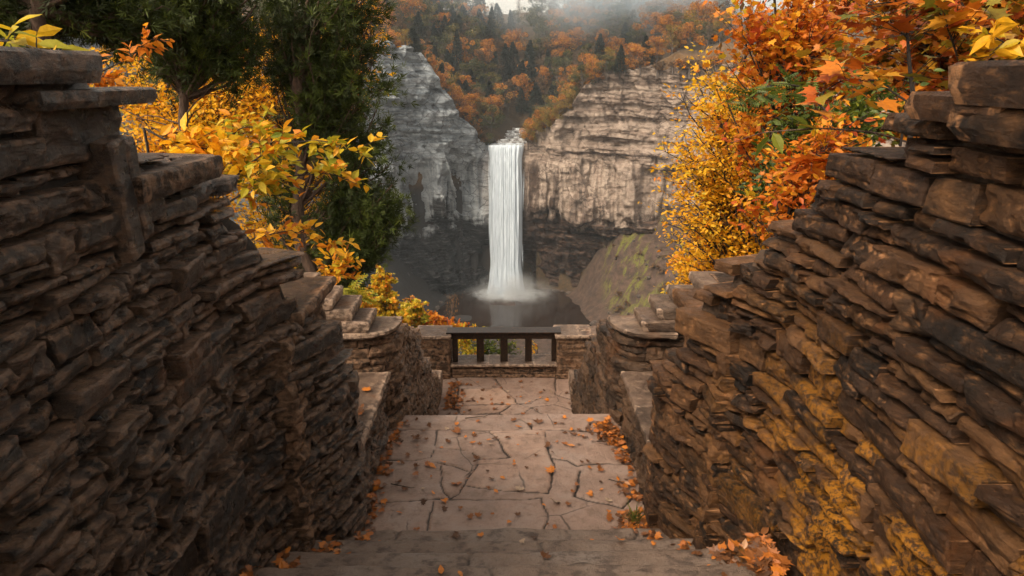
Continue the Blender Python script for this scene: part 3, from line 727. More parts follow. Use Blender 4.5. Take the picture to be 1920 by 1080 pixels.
midz = t.math('MULTIPLY', t.rng(zn, -60, -54), t.rng(zz, -28, -33))
streak = t.ramp(vert, [(.34, (.045, .034, .028)), (.43, (.30, .22, .17)), (.56, (.60, .49, .40)), (.66, (.14, .09, .06))])
streak_g = t.ramp(vert, [(.34, (.045, .05, .058)), (.43, (.22, .25, .28)), (.58, (.52, .56, .58)), (.68, (.15, .14, .135))])
midz = t.math('MULTIPLY', midz, t.rng(zx, 62, 38))
c = t.mix(t.math('MULTIPLY', midz, .72), c, t.mix(side, streak_g, streak))
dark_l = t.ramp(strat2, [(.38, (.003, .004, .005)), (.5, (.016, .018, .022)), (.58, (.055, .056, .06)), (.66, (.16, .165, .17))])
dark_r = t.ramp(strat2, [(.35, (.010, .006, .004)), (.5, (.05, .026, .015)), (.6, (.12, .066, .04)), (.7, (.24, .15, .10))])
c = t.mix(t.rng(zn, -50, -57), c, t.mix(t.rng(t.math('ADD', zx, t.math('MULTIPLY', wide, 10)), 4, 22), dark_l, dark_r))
lines = t.math('MULTIPLY', t.rng(t.math('ABSOLUTE', t.math('SUBTRACT', strat2, .5)), .022, .0), t.rng(blot, .4, .55))
c = t.mix(t.math('MULTIPLY', lines, .75), c, t.mix(1.0, c, (.22, .2, .2), 'MULTIPLY'))
vc = t.n('ShaderNodeTexVoronoi', {'Vector': t.n('ShaderNodeMapping', {'Vector': t.mix(.02, p, t.n('ShaderNodeTexNoise', {'Vector': p, 'Scale': .3, 'Detail': 5}).outputs['Color']), 'Scale': (.13, .13, .28)}).outputs[0], 'Scale': 1.0}, feature='DISTANCE_TO_EDGE').outputs[0]
c = t.mix(t.math('MULTIPLY', t.rng(vc, .03, .005), t.rng(wide, .4, .6, .2, .8)), c, t.mix(1.0, c, (.25, .22, .22), 'MULTIPLY'))
seep = t.math('MULTIPLY', t.rng(t.math('ABSOLUTE', t.math('SUBTRACT', zx, 15)), 10, 3), t.math('MULTIPLY', t.rng(zz, -30, -36), t.rng(vert, .60, .48)))
c = t.mix(t.math('MULTIPLY', seep, .85), c, (.04, .018, .009))
b = t.bump(strat, 1.0, 2.0); b = t.bump(strat2, 1.0, .8, b); b = t.bump(t.noise(p, 1.2, 9, .74), 1.0, .9, b); b = t.bump(vert, .6, 1.5, b)
M['cliff'] = t.fin(Base_Color=c, Roughness=t.rng(zz, -50, -75, .85, .6), Normal=b)
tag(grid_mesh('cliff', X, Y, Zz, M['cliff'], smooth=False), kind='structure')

def inside_gorge(x, y, off=0.0):
    """signed: distance in front of the cliff line (positive towards the viewer)"""
    k = np.argmin((x[..., None] - cx[::4]) ** 2 + (y[..., None] - cyy[::4]) ** 2, -1)
    kk = k * 4
    return (x - cx[kk]) * nx_[kk] + (y - cyy[kk]) * ny_[kk], kk

def valley(x, y, kk):
    """ground above and behind the cliffs"""
    b = np.maximum(0, np.hypot(x - cx[kk], y - cyy[kk]))
    yy = np.maximum(0, y - 296); xc = 4 + 10 * np.sin(yy / 40.0)
    v = LIPZ + .10 * yy + .42 * np.maximum(0, yy - 48) + np.maximum(0, np.abs(x - xc) - 5 - .02 * yy) * (.62 - .0009 * yy)
    plate = ct_n[kk] + 4 + .17 * b
    cap = 12 + .13 * yy + 5 * fbm(x * .012, y * .012, 2.0, 3)
    z = np.minimum(np.minimum(v, plate), cap + 14)
    z = np.where(np.abs(x - 2) < 70, np.minimum(v, cap + .1 * yy), plate)
    z = np.minimum(z, 39 + .015 * yy + 5 * fbm(x * .01, y * .01, 9.0, 3)) + 1.2 * fbm(x * .08, y * .08, 4.0, 3)
    return z

def near_ground(x, y):
    b = np.interp(y, [-40, 0, 2.0, 4.3, 6, 9.4, 10.9, 14, 60, 190, 240], [3.0, 2.1, 1.9, .95, .2, -1.6, -1.75, -4.0, -30, -88, -91])
    ax = np.abs(x)
    rise = np.where(x > 0, .35, .12) * np.maximum(0, ax - 2) * ss(60, 8, y) * ss(12, 2, np.abs(x) - 6 + 0 * y)
    cut = 1.2 * ss(1.75, 1.45, ax) * ss(11.6, 10.8, y)
    tg = -0.20 * np.maximum(0, 0 - x) * ss(9, 40, y) * 0
    return b + rise - cut + .25 * fbm(x * .5, y * .5, 1.0, 3) * ss(1.8, 3, ax) + 3 * fbm(x * .05, y * .05, 5.0, 3) * ss(15, 60, y)

def gorge_z(x, y, d):
    """floor of the bowl: pool hollow, and scree fans climbing to the foot of the cliffs"""
    e = np.hypot((x - 4) / np.where(x > 4, 37, 33), (y - 268) / 31.0)
    z = POOLZ - 1.5 + 2.2 * ss(.92, 1.04, e)
    dd = np.maximum(0, d)
    fan = ss(28, 47, x) * (31 + .5 * np.clip(x - 41, 0, 60)) * np.maximum(0, 1 - dd / (44 + .25 * np.clip(x - 40, 0, 60))) ** 1.15
    fanl = ss(-24, -48, x) * 22 * np.maximum(0, 1 - dd / 36) ** 1.2
    z = np.maximum(z, POOLZ - 1.2 + fan + fanl + (2.6 * fbm(x * .10, y * .10, 2.0, 4) + 1.3 * vl(x * .25, y * .25)) * ss(0, 5, fan + fanl))
    return z - 60 * ss(190, 120, y)

def ground_z(x, y):
    d, kk = inside_gorge(x, y)
    front = np.maximum(near_ground(x, y), gorge_z(x, y, d))
    # the near bank hugs the sides of the gorge too
    return np.where(d > -7, front, valley(x, y, kk))
def gz(x, y): return float(ground_z(np.array([[x]], float), np.array([[y]], float))[0, 0])

gx = np.unique(np.concatenate([np.arange(-900, -140, 40.), np.arange(-140, -20, 4.), np.arange(-20, 20, .5), np.arange(20, 150, 4.), np.arange(150, 900, 40.)]))
gy = np.unique(np.concatenate([np.arange(-60, -2, 4.), np.arange(-2, 16, .4), np.arange(16, 60, 2.), np.arange(60, 440, 3.5), np.arange(440, 1500, 40.)]))
GX, GY = np.meshgrid(gx, gy, indexing='ij')
GZ = ground_z(GX, GY)
t = NT('forest floor and scree'); p = t.pos(); sep = t.n('ShaderNodeSeparateXYZ', {'Vector': t.n('ShaderNodeNewGeometry').outputs['Position']})
n1 = t.noise(p, .9, 8, .7); n2 = t.noise(p, 7, 6, .7)
soil = t.ramp(n2, [(.3, (.03, .02, .012)), (.5, (.09, .05, .02)), (.7, (.2, .11, .03))])
n3 = t.noise(p, .35, 9, .72)
scree = t.ramp(n3, [(.3, (.016, .010, .007)), (.5, (.052, .031, .021)), (.66, (.095, .058, .041)), (.78, (.18, .12, .09))])
far = t.rng(sep.outputs[1], 110, 160)
deep = t.math('MULTIPLY', far, t.rng(sep.outputs[2], -38, -46))
c = t.mix(t.rng(sep.outputs[1], 285, 296), t.mix(deep, soil, scree), t.ramp(n1, [(.3, (.02, .013, .007)), (.55, (.055, .034, .014)), (.75, (.12, .06, .016))]))
# moss in long streaks down the scree
vec = t.n('ShaderNodeVectorRotate', {'Vector': p, 'Angle': R(-38)}, rotation_type='Z_AXIS').outputs[0]
vm = t.n('ShaderNodeMapping', {'Vector': vec, 'Scale': (.10, .34, .08)}).outputs[0]
ms = t.noise(vm, 1.0, 8, .72, .9); mb = t.noise(p, .06, 3, .5)
zone = t.math('MULTIPLY', t.rng(sep.outputs[0], 38, 44), t.rng(sep.outputs[0], 70, 56)); zone = t.math('MULTIPLY', zone, deep)
zone = t.math('MULTIPLY', zone, t.rng(sep.outputs[2], -88, -84))
moss = t.math('MULTIPLY', zone, t.rng(t.math('ADD', ms, t.math('MULTIPLY', mb, .25)), .63, .70))
c = t.mix(t.math('MULTIPLY', moss, t.rng(t.noise(p, 1.5, 6, .7), .36, .54)), c, (.105, .11, .012))
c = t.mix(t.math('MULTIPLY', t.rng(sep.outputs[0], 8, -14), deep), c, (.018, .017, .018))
M['ground'] = t.fin(Base_Color=c, Roughness=.95, Normal=t.bump(n3, 1.0, .8, t.bump(n2, .7, .03)))
tag(grid_mesh('ground', GX, GY, GZ, M['ground']), kind='structure')

# ------------------------------------------------------------------ water
t = NT('pool water'); p = t.pos(); sep = t.n('ShaderNodeSeparateXYZ', {'Vector': t.n('ShaderNodeNewGeometry').outputs['Position']})
rip = t.noise(t.pos((1, .5, 1)), .9, 6, .65)
dx = t.n('ShaderNodeVectorMath', {0: t.n('ShaderNodeVectorMath', {0: p, 1: (.4, 290.5, POOLZ)}, operation='SUBTRACT').outputs[0], 1: (1.0, 1.35, 0)}, operation='MULTIPLY').outputs[0]
dist = t.n('ShaderNodeVectorMath', {0: dx}, operation='LENGTH').outputs['Value']
foamn = t.noise(p, .5, 7, .7)
foam = t.rng(t.math('ADD', dist, t.math('MULTIPLY', t.math('SUBTRACT', foamn, .5), 16)), 19, 3)
c = t.mix(foam, t.mix(t.noise(p, .05, 3, .5), (.010, .009, .009), (.030, .017, .011)), (.55, .6, .64))
M['water'] = t.fin(Base_Color=c, Roughness=t.rng(foam, 0, 1, .08, .7), Normal=t.bump(rip, .25, .12), IOR=1.33)
X, Y = np.meshgrid(np.linspace(-80, 80, 40), np.linspace(215, 305, 30), indexing='ij')
tag(grid_mesh('pool_water', X, Y, 0 * X + POOLZ, M['water']), kind='structure')

# the fall: an arching curtain of threads of water
t = NT('falling water'); p = t.pos((1, 1, .035)); n = t.noise(p, 1.9, 7, .62); n2 = t.noise(t.pos((1, 1, .02)), 5.5, 4, .6)
c = t.ramp(n, [(.3, (.30, .36, .42)), (.46, (.41, .48, .55)), (.64, (.52, .60, .67))])
c = t.mix(t.rng(n2, .5, .68, 0, .3), c, (.26, .33, .40))
M['fall'] = t.fin(Base_Color=c, Roughness=.7, Normal=t.bump(n, .15, .3))
nu, nv = 150, 90
s = np.linspace(-1, 1, nu)[:, None]; f = np.linspace(0, 1, nv)[None]
drop = f ** 1.0
Z = LIPZ + .2 - drop * (LIPZ - POOLZ + .5)
half = 7.45 + .3 * vn(f * 9 + 3, 0 * f) + np.where(f > .86, (f - .86) * 7, 0) ** 2 * 1.6 - .5 * ss(0, .08, f)
half = half * (1 + .03 * f)
Y = 296 - 1.6 - 5.2 * np.sqrt(np.clip(drop, 0, 1)) - .8 * np.sqrt(np.clip(1 - s ** 2, 0, 1)) + .30 * fbm(s * 16, f * 1.2, 1.0, 4) - .6 * np.abs(vn(s * 4, f * .6, 5.0))
Y = Y + 2.2 * np.abs(s) ** 8
X = .35 + s * half + .25 * fbm(s * 9, f * 6, 2.0, 3) + 0 * f
Z = Z + 0 * s; 
X0 = np.concatenate([X[:, :1], X], 1); Y0 = np.concatenate([Y[:, :1] + 5.5, Y], 1); Z0 = np.concatenate([Z[:, :1] + .25, Z], 1)
fall = empty('waterfall', (0, 294, LIPZ), 'tall white waterfall dropping from the cliff notch into the pool', 'waterfall')
m = MB(); m.add(np.stack([X0, Y0, Z0], -1).reshape(-1, 3), gridF(nu, nv + 1)); m.build('curtain', M['fall'], fall, smooth=True)
m = MB()
for k in range(14):
    x = rng.uniform(-7.0, 7.6) if k < 4 else rng.choice([-1, 1]) * rng.uniform(6.6, 7.6) + .35; f0 = rng.uniform(0, .7); f1 = min(1, f0 + rng.uniform(.15, .4))
    ff = np.linspace(f0, f1, 8); P = np.stack([x + .15 * np.sin(ff * 9 + k), 296 - 2.6 - 5.6 * np.sqrt(ff) - rng.uniform(0, .5) + .8 * (abs(x) > 7), LIPZ - ff * (LIPZ - POOLZ)], 1)
    tube(m, P, np.interp(np.linspace(0, 1, 8), [0, .5, 1], [.02, rng.uniform(.06, .16), .02]), 5, rng.random())
m.build('strands', M['fall'], fall, smooth=True)
# upstream: the creek coming down over ledges to the lip
m = MB()
for k in range(7):
    y0, y1 = 296 + k * 5 - 2, 296 + k * 5 + 3.0; z = LIPZ + .35 + k * .75; xc = .5 + k * .9 + 1.5 * math.sin(k * 1.3); hw = 7.2 - k * .55
    X, Y = np.meshgrid(np.linspace(xc - hw, xc + hw, 30), np.linspace(y0, y1, 10), indexing='ij')
    Z = z + .12 * fbm(X * .8, Y * .8, k, 3) - 1.0 * ss(y0 + 1.0, y0, Y)
    m.add(np.stack([X, Y, Z], -1).reshape(-1, 3), gridF(30, 10))
t = NT('creek water'); n = t.noise(t.pos((1, 1, .3)), .7, 6, .65)
M['creek'] = t.fin(Base_Color=t.ramp(n, [(.42, (.06, .05, .045)), (.55, (.3, .32, .33)), (.65, (.7, .74, .77))]), Roughness=.4, Normal=t.bump(n, .5, .2))
tag(m.build('creek_water', M['creek'], smooth=True), kind='structure')
# ledges either side of the creek and boulders at the foot
t = NT('wet ledge rock'); n = t.noise(t.pos((1, 1, 3)), 1.2, 7, .7)
M['wet'] = t.fin(Base_Color=t.ramp(n, [(.3, (.02, .016, .014)), (.6, (.075, .055, .042)), (.8, (.16, .12, .1))]), Roughness=.5, Normal=t.bump(n, 1, .4))
def rock_mesh(name, r, seed, sq=.6):
    nu, nv = 20, 12; a = np.linspace(0, 2 * np.pi, nu)[:, None]; b_ = np.linspace(0, np.pi, nv)[None]
    x, y, z = np.cos(a) * np.sin(b_), np.sin(a) * np.sin(b_), np.cos(b_) + 0 * a
    k = 1 + .5 * fbm(np.round(x * 1.6, 1) + seed, y * 1.6, z * 1.6, 3); m = MB()
    m.add(np.stack([x * k * r, y * k * r * .8, z * k * r * sq], -1).reshape(-1, 3), gridF(nu, nv)[:, ::-1]); return m.build(name, M['wet'])
for k in range(46):
    a = rng.uniform(0, 1)
    if k < 10: x, y, z, r = rng.choice([-1, 1]) * rng.uniform(7.5, 10) + 1.5, 296 + rng.uniform(0, 30), LIPZ + rng.uniform(0, 3), rng.uniform(1, 2.4)
    else:
        th = rng.uniform(-1.5, 1.75); x, y = 4 + 37 * math.cos(th * .9), 268 + 30 * math.sin(th * .9); z, r = POOLZ + .1, rng.uniform(.4, 1.6)
        if k > 38: x, y = 4 - 33 * math.cos(th * .5), 268 + 29 * math.sin(th * .6)
    o = rock_mesh('boulder', r, k * 3.1); o.location = (x, y, z)
    lab = ('wet rock ledge beside the creek at the top of the waterfall', 'boulders by the creek') if k < 10 else (('dark boulder at the far dark edge of the pool', 'boulders on the dark shore') if k > 38 else ('brown boulder on the scree shore of the pool', 'boulders on the scree shore'))
    tag(o, lab[0], 'boulder', lab[1])

# ------------------------------------------------------------------ foliage
TPL = {
 'quad': (np.array([(0, -.5, 0), (.42, 0, .08), (0, .5, 0), (-.42, 0, .08)]), ([[0, 1, 2, 3]],)),
 'ovate': (np.array([(0, 0, 0), (.2, .22, .06), (.24, .5, .07), (0, 1, -.05), (-.24, .5, .07), (-.2, .22, .06), (0, .45, 0)]), ([[0, 1, 2, 6], [6, 2, 3, 4], [0, 6, 4, 5]],)),
}
mp = [(0, -.12), (.08, .05), (.42, -.02), (.36, .12), (.62, .3), (.42, .34), (.5, .62), (.28, .52), (.12, .66), (0, 1.0)]
mpv = [(0, .25, 0)] + [(x, y, .10 * abs(x) - .10 * y * y) for x, y in mp] + [(-x, y, .10 * abs(x) - .10 * y * y) for x, y in mp[1:-1][::-1]]
TPL['maple'] = (np.array(mpv), ([[0, i, i % (len(mpv) - 1) + 1] for i in range(1, len(mpv))],))
sv, sf = [], []
for k, (a, l, b_) in enumerate([(0, 1, 0), (.5, .8, .3), (-.5, .8, -.2), (.9, .6, -.3), (-.95, .6, .35), (.25, .9, -.45), (-.25, .95, .5)]):
    dx_, dy_ = math.sin(a), math.cos(a); n0 = len(sv); st = .12 * k
    sv += [(0, st * .4, 0), (dx_ * l * .5 + dy_ * .06, st * .4 + dy_ * l * .5 - dx_ * .06, b_ * .5), (dx_ * l, st * .4 + dy_ * l, b_), (dx_ * l * .5 - dy_ * .06, st * .4 + dy_ * l * .5 + dx_ * .06, b_ * .5)]
    sf.append([n0, n0 + 1, n0 + 2, n0 + 3])
TPL['spray'] = (np.array(sv, float), (sf,))
pv, pf = [], []
for k in range(7):
    for sg in (1, -1):
        n0 = len(pv); y0 = .12 + k * .125; l = .30 * (1 - .07 * k)
        pv += [(0, y0, 0), (sg * l * .5, y0 + .0, .03), (sg * l, y0 + .07, -.04), (sg * l * .5, y0 + .11, .02)]; pf.append([n0, n0 + 1, n0 + 2, n0 + 3])
TPL['pinnate'] = (np.array(pv, float), (pf,))

def leaves(m, C, size, kind='quad', up=.5, out=None, rs=rng, mi=0, rlo=0.0, rhi=1.0, droop=0.0, rv=None, var=.35):
    C = np.asarray(C, float); n = len(C)
    if n == 0: return
    N = rs.normal(0, 1, (n, 3)); N /= np.linalg.norm(N, axis=1, keepdims=True); N[:, 2] = np.abs(N[:, 2]); N = N + np.array([0, 0, up]); N /= np.linalg.norm(N, axis=1, keepdims=True)
    D = rs.normal(0, 1, (n, 3))
    if out is not None: D = D * .55 + out
    D[:, 2] -= droop
    D = D - (D * N).sum(1, keepdims=True) * N; D /= np.linalg.norm(D, axis=1, keepdims=True) + 1e-9
    S = np.cross(D, N)
    V, Fs = TPL[kind]; sc_ = size * (1 + rs.uniform(-var, var, n))
    W = C[:, None] + sc_[:, None, None] * (V[None, :, 0:1] * S[:, None] + V[None, :, 1:2] * D[:, None] + V[None, :, 2:3] * N[:, None])
    k = len(V)
    FF = tuple((np.asarray(F_)[None] + (np.arange(n) * k)[:, None, None]).reshape(-1, np.asarray(F_).shape[1]) for F_ in Fs)
    rr = rs.uniform(rlo, rhi, n) if rv is None else rv
    m.add(W.reshape(-1, 3), FF, np.repeat(rr, k), mi)

def limb(p0, p1, sag, rs, k=7):
    s = np.linspace(0, 1, k)[:, None]; p0, p1 = np.asarray(p0, float), np.asarray(p1, float)
    L = np.linalg.norm(p1 - p0)
    w = np.cumsum(rs.normal(0, .035 * L, (k, 3)), 0); w -= w[0] * (1 - s) + w[-1] * s
    P = p0 * (1 - s) + p1 * s + w * s; P[:, 2] += sag * L * np.sin(np.pi * s[:, 0]); return P

def tree(name, base, trunk_top, blobs, mat, barkm, label, cat, group=None, r0=.1, nlimb=30, twigs=6, per=60, lsize=.08, kind='quad', seed=1, up=.4, clump=.22, parent_scale=None, tw=.005, droop=.2, split=.35, bias=None, lean=0.0, wp=1.0):
    """trunk and limbs grown towards the crown's lobes; leaves sit in clumps along the twigs"""
    rs = np.random.default_rng(seed); base = np.asarray(base, float); trunk_top = np.asarray(trunk_top, float)
    root = empty(name, base, label, cat, group)
    tr = MB(); lv = MB()
    TP = limb(base, trunk_top, 0, rs, 12); tube(tr, TP, np.linspace(r0, r0 * .25, 12), 8)
    wts = np.array([b[3] * b[4] * b[5] for b in blobs]); wts = wts ** wp; wts = wts / wts.sum()
    C = []; O = []; RV = []
    for k in range(nlimb):
        b = blobs[rs.choice(len(blobs), p=wts)]
        d = rs.normal(0, 1, 3); d /= np.linalg.norm(d); q = rs.uniform(.45, 1.0) ** .5
        tgt = base + np.array(b[:3]) + d * np.array(b[3:6]) * q
        h = np.clip((tgt[2] - base[2]) / max(.1, trunk_top[2] - base[2]) - rs.uniform(.1, split), .05, .97)
        s0 = np.array([np.interp(h, np.linspace(0, 1, 12), TP[:, i]) for i in range(3)])
        LP = limb(s0, tgt, .08, rs); rl = r0 * .33 * (1 - h * .5)
        tube(tr, LP, np.linspace(rl, tw, 7), 5)
        shade = rs.uniform(0, 1)
        for j in range(twigs):
            f = rs.uniform(.35, 1.0); a = np.array([np.interp(f, np.linspace(0, 1, 7), LP[:, i]) for i in range(3)])
            dd = rs.normal(0, 1, 3) * np.array([1, 1, .7]); dd = dd / np.linalg.norm(dd) * clump * rs.uniform(.8, 2.0) + (tgt - s0) / (np.linalg.norm(tgt - s0) + 1e-6) * clump
            e = a + dd; TW = limb(a, e, -.03, rs, 4); tube(tr, TW, np.linspace(tw * 1.3, tw * .5, 4), 3)
            n = max(1, int(per * rs.uniform(.6, 1.4)))
            ff = rs.uniform(.15, 1.1, n)[:, None]; c = a + (e - a) * ff + rs.normal(0, clump * .38, (n, 3)) * np.array([1, 1, .6])
            C.append(c); O.append(np.repeat((dd / np.linalg.norm(dd))[None], n, 0)); RV.append(np.clip(shade * .5 + rs.uniform(0, .5) + rs.normal(0, .16, n), 0, 1))
    C = np.concatenate(C); O = np.concatenate(O); RV = np.concatenate(RV)
    if bias is not None: RV = np.clip(RV + bias(C), 0, 1)
    leaves(lv, C, lsize, kind, up, O, rs, droop=droop, rv=RV)
    tr.build('trunk', barkm, root, smooth=True); lv.build('crown', mat, root)
    return root

# ---- far forest: unit trees, then copies -----------------------------------------
def far_broadleaf(seed, mat, H=13, Rr=5.2, n=3600, ls=.42):
    rs = np.random.default_rng(seed); m = MB(); C = []; RV = []
    tube(m, [(0, 0, -2), (.1, .1, H * .5), (0, .2, H * .85)], [.3, .2, .05], 5, 0, 1)
    lob = [(rs.normal(0, .48) * Rr, rs.normal(0, .48) * Rr, H * rs.uniform(.25, .92), rs.uniform(.16, .46) * Rr) for _ in range(24)]
    lob += [(0, 0, H * .8, Rr * .4), (0, 0, H * .55, Rr * .6)]
    for (x, y, z, r) in lob:
        k = int(n / len(lob)); d = rs.normal(0, 1, (k, 3)); d /= np.linalg.norm(d, axis=1, keepdims=True); q = rs.uniform(.5, 1.05, k) ** .6
        c = np.array([x, y, z]) + d * (r * q)[:, None] * np.array([1, 1, .8]); C.append(c); RV.append(np.clip(rs.uniform(.1, .8) + rs.normal(0, .2, k), 0, 1))
        tube(m, [(0, 0, z * .5), (x * .6, y * .6, z * .8), (x, y, z)], [.12, .07, .03], 4, 0, 1)
    leaves(m, np.concatenate(C), ls, 'quad', .5, None, rs, rv=np.concatenate(RV)); return m.build('forest_tree', [mat, M['bark_grey']])
def far_conifer(seed, H=16, Rr=4.8, n=4200):
    rs = np.random.default_rng(seed); m = MB()
    tube(m, [(0, 0, -2), (0, 0, H * .5), (0, 0, H)], [.3, .2, .03], 5, 0, 1)
    f = rs.uniform(.1, 1, n) ** .85; a = rs.uniform(0, 6.28, n); lay_ = np.sin(f * 60) * .12
    rr = Rr * (1.04 - f) ** .85 * (rs.uniform(.25, 1, n) ** .5 + lay_) * (1 + .25 * np.sin(a * 3 + f * 9)); C = np.stack([np.cos(a) * rr, np.sin(a) * rr, f * H - rr * .22], 1)
    leaves(m, C, .55, 'quad', 1.2, np.stack([np.cos(a), np.sin(a), -.2 + 0 * a], 1), rs, rv=rs.uniform(0, 1, n)); return m.build('conifer_tree', [M['lf_conifer'], M['bark_dark']])
def far_bare(seed, H=11, n=22):
    rs = np.random.default_rng(seed); m = MB(); tube(m, [(0, 0, -2), (.2, 0, H * .5), (0, .2, H)], [.2, .12, .03], 5, 0, 1)
    for k in range(n * 3):
        z = rs.uniform(.3, .95) * H; a = rs.uniform(0, 6.28); l = rs.uniform(1.2, 3.4) * (1.15 - z / H)
        e = np.array([math.cos(a) * l, math.sin(a) * l, z + l * .8]); tube(m, limb((0, 0, z), e, .05, rs, 5), np.linspace(.06, .02, 5), 3, 0, 1)
    n = 500; leaves(m, np.stack([rs.normal(0, 1.3, n), rs.normal(0, 1.3, n), rs.uniform(.4, 1, n) * H], 1), .3, 'quad', .5, None, rs); return m.build('bare_tree', [M['lf_far_b'], M['bark_grey']])

kinds = {
 'rust': ([far_broadleaf(101 + k, M['lf_far_o'], 13 + k, 4.6 + .5 * k) for k in range(3)], 'rust orange tree'),
 'ochre': ([far_broadleaf(111 + k, M['lf_far_y'], 12 + k, 4.8) for k in range(2)], 'ochre yellow tree'),
 'olive': ([far_broadleaf(121 + k, M['lf_far_g'], 12 + k, 5.2) for k in range(2)], 'olive green tree'),
 'brown': ([far_broadleaf(131 + k, M['lf_far_b'], 12 + k, 4.8, 2600) for k in range(2)], 'dull brown thinning tree'),
 'conifer': ([far_conifer(141 + k, 13 + 3 * k) for k in range(2)], 'dark blue-green conifer'),
 'bare': ([far_bare(151 + k) for k in range(2)], 'nearly bare grey tree'),
}
used = set()
def place_far(kind, x, y, s, where):
    protos, nm = kinds[kind]; p0 = protos[rng.integers(len(protos))]
    if p0.name in used: o = p0.copy(); col.objects.link(o)
    else: o = p0; used.add(p0.name)
    zz0 = gz(x, y); i_ = int(np.argmin((cx - x) ** 2 + (cyy - y) ** 2))
    if np.hypot(cx[i_] - x, cyy[i_] - y) < 7.5: zz0 = float(ct_n[i_]) - .8
    o.location = (x, y, zz0 - .6); o.rotation_euler = (rng.normal(0, .05), rng.normal(0, .05), rng.uniform(0, 6.28)); o.scale = (s * rng.uniform(.85, 1.15), s * rng.uniform(.85, 1.15), s * rng.uniform(.85, 1.2))
    tag(o, nm + ' ' + where, 'tree', nm + 's ' + where)

pts = []
tries = 0
while len(pts) < 425 and tries < 60000:
    tries += 1
    v_ = rng.random()
    y = 296 + 155 * rng.random() ** 1.15; x = rng.uniform(-66, 90) * (y / 300)
    if v_ < .30: x = rng.normal(0, 24)
    d, kk = inside_gorge(np.array([[x]]), np.array([[y]])); d = d[0, 0]
    if d > -1.0 and not (d > -1.0 and d < .5): continue
    z = gz(x, y) if d < -7 else float(ct_n[kk[0, 0]])
    if z < LIPZ + 3 + .1 * max(0, y - 296) and abs(x - 3) < 9: continue
    sp = 4.7 + .022 * (y - 296)
    if any((x - a) ** 2 + (y - b) ** 2 < sp * sp for a, b, *_ in pts): continue
    pts.append((x, y, d))
for sg, xa, xb in ((-1, -37, -10), (1, 9.5, 46)):          # trees clinging to the edge of the notch, two ranks
    for rank in range(3):
        x = xa + rank
        while x < xb:
            yr = float(np.interp(x, cl[:, 0], cl[:, 1])); pts.append((x + rng.normal(0, .6), yr + [-.5, 3.0, 6.5][rank] + rng.normal(0, .5), [.2, -3, -6.5][rank])); x += rng.uniform(3.2, 5.2)
pts.sort(key=lambda q: q[1])
for x, y, d in pts:
    sl = x < -26; sr = x > 30; deep = abs(x - 2) < 30
    where = 'on the rim above the grey cliff' if sl else ('on the misty rim above the beige cliff' if sr else 'in the wooded notch above the waterfall')
    u = rng.random() + .18 * vn(x * .06, y * .06, 3.0)
    # broad patches: dark conifers in the back of the valley, rust on both shoulders
    con = ss(306, 335, y) * ss(44, 14, abs(x + 8)) * .3 + (x < -22) * .2 + .05
    if rng.random() < con: kd = 'conifer'
    elif u < .34: kd = 'rust'
    elif u < .50: kd = 'brown'
    elif u < .72: kd = 'ochre' if y < 340 else 'olive'
    elif u < .90: kd = 'olive'
    else: kd = 'bare'
    s = rng.uniform(.72, 1.05) + .0012 * (y - 296)
    if d > -7: s *= .75
    place_far(kd, x, y, s, where)
# shrubs over the rim of the cliffs
t_ = 0
shr = far_broadleaf(201, M['lf_far_b'], 3.2, 1.8, 900, .3); shr.name = 'rim_shrub'; shr2 = far_broadleaf(202, M['lf_far_o'], 3.2, 1.8, 900, .3); shr2.name = 'rim_shrub'
first = {0: True, 1: True}
for k in range(90):
    u = rng.uniform(u_a, u_b); i = int(np.argmin(np.abs(us - u)))
    if abs(cx[i] - .5) < 9: continue
    q = int(rng.random() < .45); src = (shr, shr2)[q]
    if first[q]: o = src; first[q] = False
    else: o = src.copy(); col.objects.link(o)
    b_ = rng.uniform(0, 6); o.location = (cx[i] - nx_[i] * b_, cyy[i] - ny_[i] * b_, ct_n[i] - .5); s = rng.uniform(.6, 1.5); o.scale = (s, s, s); o.rotation_euler = (0, 0, rng.uniform(0, 6))
    sd_ = 'grey' if cx[i] < 0 else 'beige'
    tag(o, ('brown' if q == 0 else 'orange') + f' shrub hanging at the edge of the {sd_} cliff', 'shrub', ('brown' if q == 0 else 'orange') + f' shrubs along the {sd_} cliff edge')

# rocks and brush on the scree
br = far_broadleaf(211, M['lf_far_b'], 2.2, 1.3, 500, .26); br.name = 'scree_bush'; fb = True; bl_ = rock_mesh('scree_rock', 1.0, 5.5, .8); fr_ = True
for k in range(95):
    x, y = rng.uniform(40, 82), rng.uniform(238, 280); z = gz(x, y)
    if z > -56 or z < -89.5: continue
    bush_ = rng.random() < .3; src = br if bush_ else bl_
    if (bush_ and fb) or (not bush_ and fr_):
        o = src
        if bush_: fb = False
        else: fr_ = False
    else: o = src.copy(); col.objects.link(o)
    s = rng.uniform(.5, 1.2) if bush_ else rng.uniform(.3, 1.1); o.location = (x, y, z - .1); o.scale = (s, s, s * .8); o.rotation_euler = (0, rng.uniform(-.3, .3), rng.uniform(0, 6))
    if bush_: tag(o, 'low brown brush growing on the mossy scree slope', 'bush', 'brush on the scree slope')
    else: tag(o, 'brown rock lying on the mossy scree slope', 'rock', 'rocks on the scree slope')
# ------------------------------------------------------------------ trees close to the stairs
def P3(px, py, Y): return at_y(px, py, Y)
def blob(px, py, Y, r, base, k=(1, 1, 1)):
    q = P3(px, py, Y) - np.asarray(base); return (q[0], q[1], q[2], r * k[0], r * k[1], r * k[2])

